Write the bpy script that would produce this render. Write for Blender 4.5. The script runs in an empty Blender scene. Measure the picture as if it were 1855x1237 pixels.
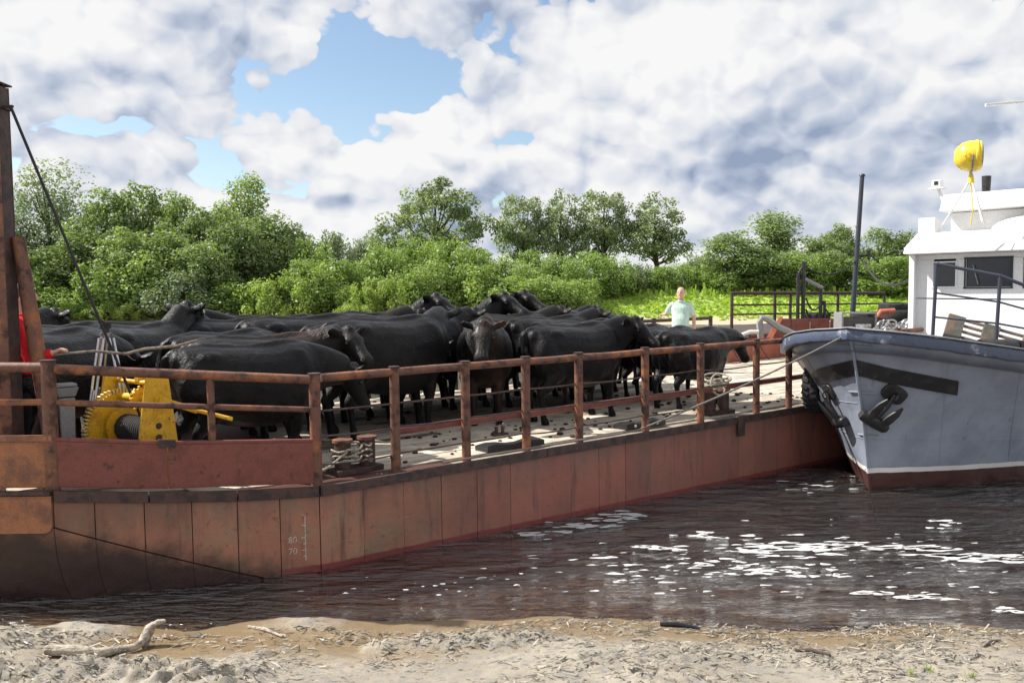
import bpy, bmesh, math, random
import numpy as np
from mathutils import Vector, Matrix, Euler
R = math.radians
random.seed(7); rng = np.random.default_rng(11)
SC = bpy.context.scene
COL = SC.collection

# ---------------------------------------------------------------- camera
F_PX, CX, CY, PITCH, CAMZ = 1600.0, 927.5, 618.5, math.atan(73.5 / 1600.0), 2.6
cam_d = bpy.data.cameras.new('camera'); cam = bpy.data.objects.new('camera', cam_d); COL.objects.link(cam)
cam_d.sensor_width = 36.0; cam_d.lens = 36.0 * F_PX / 1855.0; cam_d.clip_start = 0.05; cam_d.clip_end = 6000
cam.location = (0, 0, CAMZ); cam.rotation_euler = (R(90) - PITCH, 0, 0)
SC.camera = cam

# ---------------------------------------------------------------- light and exposure
SUN_EL, SUN_H = R(47), Vector((-0.978, 0.208, 0))
SUN_DIR = (SUN_H * math.cos(SUN_EL) + Vector((0, 0, math.sin(SUN_EL)))).normalized()
sun_d = bpy.data.lights.new('sun', 'SUN'); sun_d.energy = 5.0; sun_d.angle = R(0.53); sun_d.color = (1.0, 0.955, 0.88)
sun = bpy.data.objects.new('sun', sun_d); COL.objects.link(sun)
sun.rotation_euler = SUN_DIR.to_track_quat('Z', 'Y').to_euler(); sun.location = (-20, 10, 30)
SC.view_settings.view_transform = 'Standard'; SC.view_settings.look = 'None'
SC.view_settings.exposure = 0.72; SC.view_settings.gamma = 1.0; SC.view_settings.use_curve_mapping = False
SC.render.engine = 'CYCLES'
SC.cycles.max_bounces = 6; SC.cycles.transparent_max_bounces = 8; SC.cycles.diffuse_bounces = 2
SC.cycles.glossy_bounces = 2; SC.cycles.use_denoising = True
SC.cycles.sample_clamp_indirect = 6.0

class NG:
    """small node-graph helper"""
    def __init__(s, tree): s.t = tree; s.n = tree.nodes; s.l = tree.links
    def new(s, typ, **kw):
        nd = s.n.new(typ)
        for k, v in kw.items(): setattr(nd, k, v)
        return nd
    def put(s, sock, v):
        if isinstance(v, bpy.types.NodeSocket): s.l.new(v, sock)
        else: sock.default_value = v
    def math(s, op, a, b=0.0, c=None, clamp=False):
        nd = s.new('ShaderNodeMath', operation=op, use_clamp=clamp)
        s.put(nd.inputs[0], a); s.put(nd.inputs[1], b)
        if c is not None: s.put(nd.inputs[2], c)
        return nd.outputs[0]
    def vmath(s, op, a, b):
        nd = s.new('ShaderNodeVectorMath', operation=op); s.put(nd.inputs[0], a); s.put(nd.inputs[1], b)
        return nd.outputs[0]
    def noise(s, vec, scale, detail=4, rough=0.55, dist=0.0):
        nd = s.new('ShaderNodeTexNoise')
        if vec is not None: s.put(nd.inputs['Vector'], vec)
        nd.inputs['Scale'].default_value = scale; nd.inputs['Detail'].default_value = detail
        nd.inputs['Roughness'].default_value = rough; nd.inputs['Distortion'].default_value = dist
        return nd.outputs['Fac']
    def ramp(s, fac, lo, hi, a=0.0, b=1.0, smooth=True):
        nd = s.new('ShaderNodeMapRange', interpolation_type='SMOOTHSTEP' if smooth else 'LINEAR')
        s.put(nd.inputs[0], fac); nd.inputs[1].default_value = lo; nd.inputs[2].default_value = hi
        nd.inputs[3].default_value = a; nd.inputs[4].default_value = b
        return nd.outputs[0]
    def mix(s, fac, a, b, mode='MIX'):
        nd = s.new('ShaderNodeMix', data_type='RGBA', blend_type=mode)
        s.put(nd.inputs[0], fac); s.put(nd.inputs[6], a); s.put(nd.inputs[7], b)
        return nd.outputs[2]
    def scale(s, vec, sc, loc=(0, 0, 0)):
        nd = s.new('ShaderNodeMapping'); s.put(nd.inputs['Vector'], vec)
        nd.inputs['Scale'].default_value = sc; nd.inputs['Location'].default_value = loc
        return nd.outputs[0]

def rgb(c): return (c[0], c[1], c[2], 1.0)

# ---------------------------------------------------------------- sky with cumulus
world = bpy.data.worlds.new('World'); SC.world = world; world.use_nodes = True
g = NG(world.node_tree); g.n.clear()
w_out = g.new('ShaderNodeOutputWorld'); w_bg = g.new('ShaderNodeBackground')
w_sky = g.new('ShaderNodeTexSky', sky_type='NISHITA', sun_disc=False)
w_sky.sun_elevation = SUN_EL; w_sky.sun_rotation = math.atan2(SUN_H.x, SUN_H.y); w_sky.air_density = 1.0; w_sky.dust_density = 0.6
tc = g.new('ShaderNodeTexCoord').outputs['Generated']
dirv = g.new('ShaderNodeVectorMath', operation='NORMALIZE'); g.put(dirv.inputs[0], tc); dirv = dirv.outputs[0]
sep = g.new('ShaderNodeSeparateXYZ'); g.put(sep.inputs[0], dirv)
el = g.math('ARCSINE', sep.outputs[2])
az = g.math('ARCTAN2', sep.outputs[0], sep.outputs[1])
def cloud_vec(oaz, oel):
    a2 = g.math('ADD', az, oaz); e2 = g.math('ADD', el, oel)
    # direction on the sphere again (seamless), height stretched so that banks lie flat near the horizon
    ce = g.math('COSINE', e2)
    x = g.math('MULTIPLY', g.math('SINE', a2), ce); y = g.math('MULTIPLY', g.math('COSINE', a2), ce)
    ez = g.math('POWER', g.math('MAXIMUM', e2, 0.0), 0.78)
    cv = g.new('ShaderNodeCombineXYZ'); g.put(cv.inputs[0], x); g.put(cv.inputs[1], y)
    g.put(cv.inputs[2], g.math('MULTIPLY', ez, 1.15))
    return g.vmath('ADD', cv.outputs[0], (3.35, 1.1, 0.52))
def puffs(vec, scale):
    v = g.new('ShaderNodeTexVoronoi', feature='F1'); g.put(v.inputs['Vector'], vec); v.inputs['Scale'].default_value = scale
    dd = v.outputs['Distance']
    return g.math('SUBTRACT', 0.42, g.math('MULTIPLY', dd, dd))
def cloud_density(oaz, oel, level):
    """billowing cloud thickness in a direction: broad masses, heads, puffs on the heads"""
    vec = cloud_vec(oaz, oel)
    d = g.math('ADD', g.math('MULTIPLY', g.noise(vec, 2.6, 1, 0.5), 0.85), g.math('MULTIPLY', g.noise(vec, 6.5, (1, 2, 5)[level], 0.56), 0.75))
    if level == 0: return g.math('ADD', d, 0.10)
    wn = g.new('ShaderNodeTexNoise'); g.put(wn.inputs['Vector'], vec); wn.inputs['Scale'].default_value = 16.0; wn.inputs['Detail'].default_value = 2
    wob = g.vmath('ADD', vec, g.vmath('MULTIPLY', (0.07, 0.07, 0.07), wn.outputs['Color']))
    d = g.math('ADD', d, g.math('MULTIPLY', puffs(wob, 13.0), 0.30))
    d = g.math('ADD', d, g.math('MULTIPLY', puffs(wob, 34.0), 0.15))
    return d
def sky_blob(u, v, su, sv):
    """soft patch of sky centred on a compass direction"""
    a0 = math.atan((u - CX) / F_PX); e0 = (545 - v) / F_PX
    da = g.math('DIVIDE', g.math('SUBTRACT', az, a0), su / F_PX); de = g.math('DIVIDE', g.math('SUBTRACT', el, e0), sv / F_PX)
    q = g.math('ADD', g.math('MULTIPLY', da, da), g.math('MULTIPLY', de, de))
    return g.math('POWER', 2.718, g.math('MULTIPLY', q, -1.0))
D0 = cloud_density(0.0, 0.0, 2)
L0 = cloud_density(0.0, 0.0, 0)
D1 = cloud_density(-0.028, 0.062, 0)
D2 = cloud_density(-0.008, 0.016, 1)
hole = g.math('ADD', sky_blob(650, 160, 190, 78), g.math('MULTIPLY', sky_blob(150, 262, 70, 22), 0.7))
hole = g.math('ADD', hole, g.math('MULTIPLY', sky_blob(1810, 95, 60, 55), 0.8))
hole = g.math('ADD', hole, g.math('MULTIPLY', sky_blob(500, 5, 60, 18), 0.7))
fill = g.math('ADD', sky_blob(250, 130, 260, 80), sky_blob(1150, 190, 330, 130))
fill = g.math('ADD', fill, g.math('MULTIPLY', sky_blob(760, 240, 110, 60), 0.4))
dens = g.math('SUBTRACT', D0, g.math('MULTIPLY', hole, 0.34))
dens = g.math('ADD', dens, g.math('MULTIPLY', fill, 0.12))
dens = g.math('ADD', dens, g.ramp(el, 0.04, 0.15, 0.24, 0.0))
cover = g.ramp(dens, 0.67, 0.71)
slope = g.math('ADD', g.math('MULTIPLY', g.math('SUBTRACT', L0, D1), 1.7), g.math('MULTIPLY', g.math('SUBTRACT', D0, D2), 2.6))
thick = g.ramp(dens, 0.85, 1.25, 0.0, 0.16)
dark = g.math('ADD', g.math('MULTIPLY', sky_blob(300, 195, 190, 38), 0.42), g.math('MULTIPLY', sky_blob(1000, 15, 230, 42), 0.30))
dark = g.math('ADD', dark, g.math('MULTIPLY', sky_blob(1480, 275, 190, 75), 0.40))
dark = g.math('ADD', dark, g.math('MULTIPLY', sky_blob(1500, 20, 170, 45), 0.40))
dark = g.math('ADD', dark, g.math('MULTIPLY', sky_blob(600, 368, 100, 14), 0.34))
lit = g.math('SUBTRACT', g.math('ADD', 0.77, slope), g.math('ADD', thick, dark), clamp=True)
cr = g.new('ShaderNodeValToRGB'); g.put(cr.inputs[0], lit)
cr.color_ramp.elements[0].position = 0.0; cr.color_ramp.elements[0].color = (0.33, 0.405, 0.56, 1)
cr.color_ramp.elements[1].position = 1.0; cr.color_ramp.elements[1].color = (1.0, 1.0, 1.0, 1)
e = cr.color_ramp.elements.new(0.35); e.color = (0.57, 0.635, 0.765, 1)
e = cr.color_ramp.elements.new(0.65); e.color = (0.82, 0.845, 0.90, 1)
CLOUD_GAIN = 6.7
cl = g.vmath('MULTIPLY', cr.outputs[0], (CLOUD_GAIN,) * 3)
haze_low = g.ramp(el, 0.0, 0.10, 0.55, 0.0)
skyc = g.vmath('MULTIPLY', w_sky.outputs[0], (1.2, 1.17, 1.12))
skyc = g.mix(haze_low, skyc, (6.0, 6.4, 7.1, 1))
up = g.ramp(el, -0.02, 0.0)
mixc = g.mix(g.math('MULTIPLY', cover, up), skyc, cl)
g.put(w_bg.inputs[0], mixc); w_bg.inputs[1].default_value = 0.085
g.l.new(w_bg.outputs[0], w_out.inputs[0])
world.cycles.sampling_method = 'MANUAL'; world.cycles.sample_map_resolution = 512

# ---------------------------------------------------------------- materials
MATS = {}
def mat(name, base, rough=0.6, spec=0.4, metal=0.0, vary=None, vary2=None, bump=None, coat=0.0, sheen=0.0, coords='Object', streak=None):
    """vary=(scale, colour, lo, hi[, stretch])  patches of another colour; bump=(scale, strength[, stretch])"""
    if name in MATS: return MATS[name]
    m = bpy.data.materials.new(name); m.use_nodes = True; MATS[name] = m
    q = NG(m.node_tree); b = m.node_tree.nodes['Principled BSDF']
    co = q.new('ShaderNodeTexCoord').outputs[coords]
    oi = q.math('MULTIPLY', q.new('ShaderNodeObjectInfo').outputs['Random'], 61.0)      # no two pieces share their stains
    cv = q.new('ShaderNodeCombineXYZ'); q.put(cv.inputs[0], oi); q.put(cv.inputs[1], q.math('MULTIPLY', oi, 0.37)); co = q.vmath('ADD', co, cv.outputs[0])
    c = q.new('ShaderNodeRGB'); c.outputs[0].default_value = rgb(base); c = c.outputs[0]
    for vv in (vary, vary2):
        if vv:
            vec = q.scale(co, vv[4]) if len(vv) > 4 else co
            f = q.ramp(q.noise(vec, vv[0], 6, 0.62), vv[2], vv[3])
            c = q.mix(f, c, rgb(vv[1]))
    fine = q.ramp(q.noise(co, 60 if coords == 'Object' else 20, 3), 0.3, 0.7, 0.86, 1.1)
    cm = q.new('ShaderNodeCombineColor')
    for i in range(3): q.put(cm.inputs[i], fine)
    c = q.mix(1.0, c, cm.outputs[0], 'MULTIPLY')
    q.put(b.inputs['Base Color'], c)
    b.inputs['Roughness'].default_value = rough; b.inputs['Specular IOR Level'].default_value = spec
    b.inputs['Metallic'].default_value = metal; b.inputs['Coat Weight'].default_value = coat
    b.inputs['Sheen Weight'].default_value = sheen
    if bump:
        vec = q.scale(co, bump[2]) if len(bump) > 2 else co
        bn = q.new('ShaderNodeBump'); bn.inputs['Strength'].default_value = bump[1]; bn.inputs['Distance'].default_value = 0.02
        q.put(bn.inputs['Height'], q.noise(vec, bump[0], 5, 0.6)); q.l.new(bn.outputs[0], b.inputs['Normal'])
    return m

RUST = mat('rusty_steel', (0.155, 0.072, 0.048), 0.62, 0.4, vary=(9, (0.06, 0.028, 0.022), 0.48, 0.62), vary2=(3, (0.30, 0.115, 0.05), 0.5, 0.66), bump=(45, 0.25))
RUST_DARK = mat('dark_rusty_steel', (0.075, 0.042, 0.035), 0.6, 0.4, vary=(8, (0.035, 0.025, 0.025), 0.45, 0.6), bump=(40, 0.25))
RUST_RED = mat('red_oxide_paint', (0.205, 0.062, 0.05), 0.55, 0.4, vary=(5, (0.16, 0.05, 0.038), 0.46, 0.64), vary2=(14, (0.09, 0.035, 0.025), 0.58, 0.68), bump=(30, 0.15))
RUST_ORANGE = mat('orange_rust_plate', (0.36, 0.155, 0.075), 0.7, 0.3, vary=(4, (0.20, 0.095, 0.065), 0.42, 0.62), vary2=(1.4, (0.16, 0.12, 0.10), 0.5, 0.66), bump=(30, 0.2))
HULL_M = mat('hull_plate_oxide', (0.34, 0.14, 0.088), 0.55, 0.4, vary=(2.6, (0.27, 0.165, 0.095), 0.42, 0.62), vary2=(5, (0.10, 0.042, 0.032), 0.54, 0.74, (2.2, 2.2, 0.35)), bump=(5, 0.6))
HULL_RED = mat('hull_plate_red', (0.285, 0.098, 0.072), 0.52, 0.4, vary=(2.2, (0.21, 0.085, 0.06), 0.42, 0.64), vary2=(5, (0.12, 0.048, 0.038), 0.56, 0.76, (2.2, 2.2, 0.3)), bump=(5, 0.6))
HULL_FOOT_SHADE = mat('painted_shade_bottom', (0.030, 0.018, 0.016), 0.6, 0.3, vary=(2.5, (0.10, 0.042, 0.028), 0.50, 0.72), bump=(5, 0.5))  # dark bow bottom, the overhang's shade put into the colour
HULL_DARK = mat('hull_joint_dark', (0.085, 0.040, 0.032), 0.7, 0.3, vary=(10, (0.09, 0.035, 0.025), 0.45, 0.6))
WOOD = mat('weathered_deck_wood', (0.50, 0.43, 0.34), 0.85, 0.2, vary=(2.2, (0.30, 0.26, 0.22), 0.42, 0.66), vary2=(22, (0.20, 0.165, 0.13), 0.58, 0.70, (0.15, 1, 1)), bump=(30, 0.4, (0.15, 1, 1)))
WOOD2 = mat('weathered_deck_wood_pale', (0.60, 0.53, 0.43), 0.85, 0.2, vary=(2.0, (0.38, 0.33, 0.28), 0.44, 0.68), vary2=(20, (0.22, 0.18, 0.14), 0.6, 0.72, (0.15, 1, 1)), bump=(30, 0.4, (0.15, 1, 1)))
WOOD_SHADE_SOILED = mat('shaded_soiled_deck_wood', (0.17, 0.14, 0.11), 0.8, 0.25, vary=(2.2, (0.09, 0.072, 0.055), 0.42, 0.62), vary2=(8, (0.36, 0.31, 0.24), 0.60, 0.72), bump=(30, 0.4, (0.15, 1, 1)))  # darker planks: shade beneath the herd painted in, along with dung
WOOD_DARK = mat('old_dark_wood', (0.115, 0.09, 0.075), 0.85, 0.2, vary=(3, (0.07, 0.05, 0.045), 0.45, 0.6), bump=(25, 0.4, (0.2, 1, 1)))
PALLET = mat('brown_crate_wood', (0.20, 0.145, 0.115), 0.85, 0.2, vary=(3, (0.12, 0.115, 0.10), 0.45, 0.6), bump=(25, 0.4, (0.2, 1, 1)))
YELLOW = mat('yellow_machine_paint', (0.70, 0.40, 0.018), 0.5, 0.45, vary=(6, (0.50, 0.26, 0.015), 0.48, 0.68), vary2=(20, (0.16, 0.075, 0.03), 0.60, 0.70), bump=(30, 0.2))
LAMP_YELLOW = mat('lamp_yellow_paint', (0.82, 0.60, 0.05), 0.35, 0.5, vary=(5, (0.74, 0.50, 0.03), 0.5, 0.66))
BLACK_ROPE = mat('black_cable', (0.022, 0.021, 0.022), 0.6, 0.4, bump=(120, 0.5))
BLACK_PAINT = mat('black_paint', (0.018, 0.018, 0.021), 0.4, 0.5, vary=(7, (0.04, 0.037, 0.036), 0.5, 0.65))
RUBBER = mat('tyre_rubber', (0.022, 0.022, 0.024), 0.75, 0.35, vary=(9, (0.05, 0.045, 0.04), 0.5, 0.65), bump=(60, 0.3))
BOAT_GREY = None
BOAT_NAVY = mat('navy_gunwale_paint', (0.07, 0.09, 0.14), 0.45, 0.5, vary=(5, (0.30, 0.33, 0.40), 0.58, 0.66), vary2=(11, (0.04, 0.05, 0.085), 0.55, 0.68), bump=(18, 0.3))
BOAT_BLUEPIPE = mat('blue_grey_pipe_paint', (0.032, 0.038, 0.06), 0.45, 0.5)
WHITE = mat('white_cabin_paint', (0.80, 0.80, 0.80), 0.45, 0.4, vary=(1.6, (0.72, 0.715, 0.71), 0.5, 0.7), vary2=(9, (0.66, 0.62, 0.58), 0.66, 0.76, (1, 1, 0.3)))
GLASS_DARK = mat('window_glass', (0.02, 0.024, 0.028), 0.06, 0.6)
STEEL = mat('worn_steel', (0.36, 0.36, 0.37), 0.35, 0.5, metal=0.8, vary=(10, (0.2, 0.19, 0.18), 0.5, 0.64))
GREY_PAINT = mat('grey_paint', (0.22, 0.225, 0.235), 0.5, 0.4, vary=(6, (0.2, 0.19, 0.19), 0.52, 0.66))
ROPE = mat('pale_hemp_rope', (0.42, 0.38, 0.31), 0.9, 0.2, vary=(30, (0.26, 0.22, 0.17), 0.45, 0.6), bump=(90, 0.6))
ROPE_GREY = mat('grey_wire_rope', (0.20, 0.18, 0.165), 0.7, 0.3, bump=(90, 0.6))
STICK = mat('grey_stick_bark', (0.27, 0.225, 0.185), 0.85, 0.2, vary=(18, (0.15, 0.12, 0.10), 0.45, 0.62), bump=(50, 0.5))
DRIFT = mat('bleached_driftwood', (0.44, 0.39, 0.32), 0.85, 0.2, vary=(14, (0.24, 0.20, 0.16), 0.48, 0.62), bump=(45, 0.8, (0.3, 1, 1)))
WHITE_MARK = mat('white_mark_paint', (0.62, 0.56, 0.50), 0.8, 0.2, vary=(60, (0.36, 0.22, 0.15), 0.46, 0.60))
SKIN = mat('skin', (0.60, 0.36, 0.27), 0.5, 0.4, vary=(14, (0.52, 0.27, 0.20), 0.5, 0.7))
MINT = mat('mint_shirt_cotton', (0.52, 0.68, 0.61), 0.85, 0.2, bump=(14, 0.5))
JEANS = mat('blue_jeans', (0.05, 0.08, 0.22), 0.85, 0.2, vary=(8, (0.09, 0.13, 0.30), 0.5, 0.7), bump=(18, 0.4))
RED_CLOTH = mat('red_jacket_cloth', (0.55, 0.012, 0.02), 0.8, 0.2, bump=(10, 0.6))
BLACK_CLOTH = mat('black_trouser_cloth', (0.018, 0.018, 0.024), 0.85, 0.2, bump=(14, 0.5))
HAIR = mat('grey_hair', (0.16, 0.13, 0.11), 0.7, 0.3)
MANURE = mat('dark_dung', (0.045, 0.035, 0.026), 0.9, 0.2, bump=(40, 0.6))
FOAM = mat('river_foam', (0.50, 0.49, 0.485), 0.8, 0.2)
EYE = mat('dark_eye', (0.008, 0.006, 0.006), 0.08, 0.6)

def coat_material(name, base, brown, amt):
    m = bpy.data.materials.new(name); m.use_nodes = True; q = NG(m.node_tree); b = m.node_tree.nodes['Principled BSDF']
    tcn = q.new('ShaderNodeTexCoord'); co = tcn.outputs['Object']
    oi = q.new('ShaderNodeObjectInfo').outputs['Random']
    cv = q.new('ShaderNodeCombineXYZ'); q.put(cv.inputs[0], q.math('MULTIPLY', oi, 37.0)); q.put(cv.inputs[1], q.math('MULTIPLY', oi, 11.0))
    co2 = q.vmath('ADD', co, cv.outputs[0])
    f = q.ramp(q.noise(co2, 2.4, 6, 0.6), 0.50, 0.68, 0.0, amt)
    c = q.mix(f, rgb(base), rgb(brown))
    dust = q.ramp(q.noise(co2, 11, 6, 0.65), 0.60, 0.72, 0.0, 0.22)
    c = q.mix(dust, c, (0.13, 0.11, 0.09, 1))
    q.put(b.inputs['Base Color'], c)
    q.put(b.inputs['Roughness'], q.ramp(q.noise(co2, 5, 5, 0.6), 0.35, 0.65, 0.29, 0.46)); b.inputs['Specular IOR Level'].default_value = 0.15
    b.inputs['Sheen Weight'].default_value = 0.015; b.inputs['Coat Weight'].default_value = 0.13; b.inputs['Coat Roughness'].default_value = 0.30; b.inputs['Coat IOR'].default_value = 1.4; b.inputs['Sheen Roughness'].default_value = 0.45
    b.inputs['Sheen Tint'].default_value = (0.8, 0.82, 0.9, 1)
    bn = q.new('ShaderNodeBump'); bn.inputs['Strength'].default_value = 0.8; bn.inputs['Distance'].default_value = 0.018
    h = q.math('ADD', q.noise(q.scale(co2, (0.35, 1, 1)), 55, 4, 0.6), q.math('MULTIPLY', q.noise(co2, 9, 4, 0.5), 1.1))
    q.put(bn.inputs['Height'], h); q.l.new(bn.outputs[0], b.inputs['Normal'])
    MATS[name] = m
    return m
COW_BLACK = coat_material('black_cow_hide', (0.004, 0.0036, 0.0045), (0.012, 0.009, 0.007), 0.7)
COW_BROWN = coat_material('black_cow_hide_sunbleached', (0.010, 0.008, 0.007), (0.05, 0.026, 0.018), 0.9)

def boat_paint():
    m = bpy.data.materials.new('blue_grey_hull_paint'); m.use_nodes = True; q = NG(m.node_tree); b = m.node_tree.nodes['Principled BSDF']
    co = q.new('ShaderNodeTexCoord').outputs['Object']
    s = q.new('ShaderNodeSeparateXYZ'); q.put(s.inputs[0], co)
    z = q.math('ADD', s.outputs[2], q.math('MULTIPLY', q.math('SUBTRACT', q.noise(co, 5, 4), 0.5), 0.02))
    c = q.mix(q.ramp(q.noise(co, 1.7, 6, 0.6), 0.40, 0.66), (0.26, 0.29, 0.355, 1), (0.20, 0.225, 0.28, 1))
    c = q.mix(q.ramp(q.noise(q.scale(co, (1, 1, 0.25)), 9, 6, 0.6), 0.62, 0.74, 0, 0.7), c, (0.32, 0.35, 0.40, 1))
    c = q.mix(q.ramp(q.noise(co, 16, 4, 0.6), 0.68, 0.76, 0, 0.6), c, (0.17, 0.17, 0.19, 1))
    c = q.mix(q.ramp(q.noise(q.scale(co, (3, 3, 0.28), (5, 2, 0)), 3.2, 6, 0.65), 0.60, 0.72, 0, 0.55), c, (0.13, 0.085, 0.062, 1))
    c = q.mix(q.ramp(z, 0.268, 0.272), (0.70, 0.68, 0.65, 1), q.mix(q.ramp(z, 0.308, 0.312), (0.70, 0.68, 0.65, 1), c))
    c = q.mix(q.ramp(z, 0.238, 0.242), q.mix(q.noise(co, 6, 5), (0.10, 0.034, 0.028, 1), (0.05, 0.02, 0.02, 1)), c)
    c = q.mix(q.ramp(z, 0.05, 0.0, 0, 0.75), c, (0.05, 0.03, 0.024, 1))
    q.put(b.inputs['Base Color'], c); b.inputs['Roughness'].default_value = 0.42
    bn = q.new('ShaderNodeBump'); bn.inputs['Strength'].default_value = 0.5; bn.inputs['Distance'].default_value = 0.05
    q.put(bn.inputs['Height'], q.noise(co, 2.6, 3, 0.5)); q.l.new(bn.outputs[0], b.inputs['Normal'])
    return m
BOAT_GREY = boat_paint()

def leaf_material(name, dark, light, trans):
    m = bpy.data.materials.new(name); m.use_nodes = True; q = NG(m.node_tree); q.n.clear()
    out = q.new('ShaderNodeOutputMaterial')
    at = q.new('ShaderNodeAttribute', attribute_name='tint').outputs['Fac']
    oi = q.new('ShaderNodeObjectInfo').outputs['Random']
    f = q.math('ADD', q.math('MULTIPLY', at, 0.8), q.math('MULTIPLY', oi, 0.3), clamp=True)
    c = q.mix(f, rgb(dark), rgb(light))
    d = q.new('ShaderNodeBsdfPrincipled'); q.put(d.inputs['Base Color'], c); d.inputs['Roughness'].default_value = 0.5; d.inputs['Specular IOR Level'].default_value = 0.35
    t = q.new('ShaderNodeBsdfTranslucent'); q.put(t.inputs[0], q.mix(1.0, c, (1.25, 1.35, 0.5, 1), 'MULTIPLY'))
    mx = q.new('ShaderNodeMixShader'); mx.inputs[0].default_value = trans
    q.l.new(d.outputs[0], mx.inputs[1]); q.l.new(t.outputs[0], mx.inputs[2]); q.l.new(mx.outputs[0], out.inputs[0])
    MATS[name] = m
    return m
LEAF_DARK = leaf_material('dark_poplar_leaves', (0.10, 0.13, 0.085), (0.29, 0.34, 0.22), 0.42)
LEAF_MID = leaf_material('wood_leaves', (0.105, 0.15, 0.065), (0.31, 0.39, 0.18), 0.42)
LEAF_BUSH = leaf_material('willow_bush_leaves', (0.13, 0.21, 0.055), (0.34, 0.44, 0.15), 0.35)
LEAF_SILVER = leaf_material('silvery_willow_leaves', (0.10, 0.14, 0.08), (0.29, 0.35, 0.21), 0.3)
LEAF_LIME = leaf_material('lime_bush_leaves', (0.19, 0.27, 0.06), (0.40, 0.50, 0.14), 0.35)
GRASS_M = leaf_material('meadow_grass', (0.15, 0.26, 0.03), (0.42, 0.54, 0.10), 0.3)
REED_M = leaf_material('shore_litter', (0.035, 0.032, 0.03), (0.46, 0.41, 0.33), 0.0)
BARK = mat('tree_bark', (0.085, 0.068, 0.052), 0.9, 0.2, vary=(3, (0.05, 0.04, 0.035), 0.45, 0.6))

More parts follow.
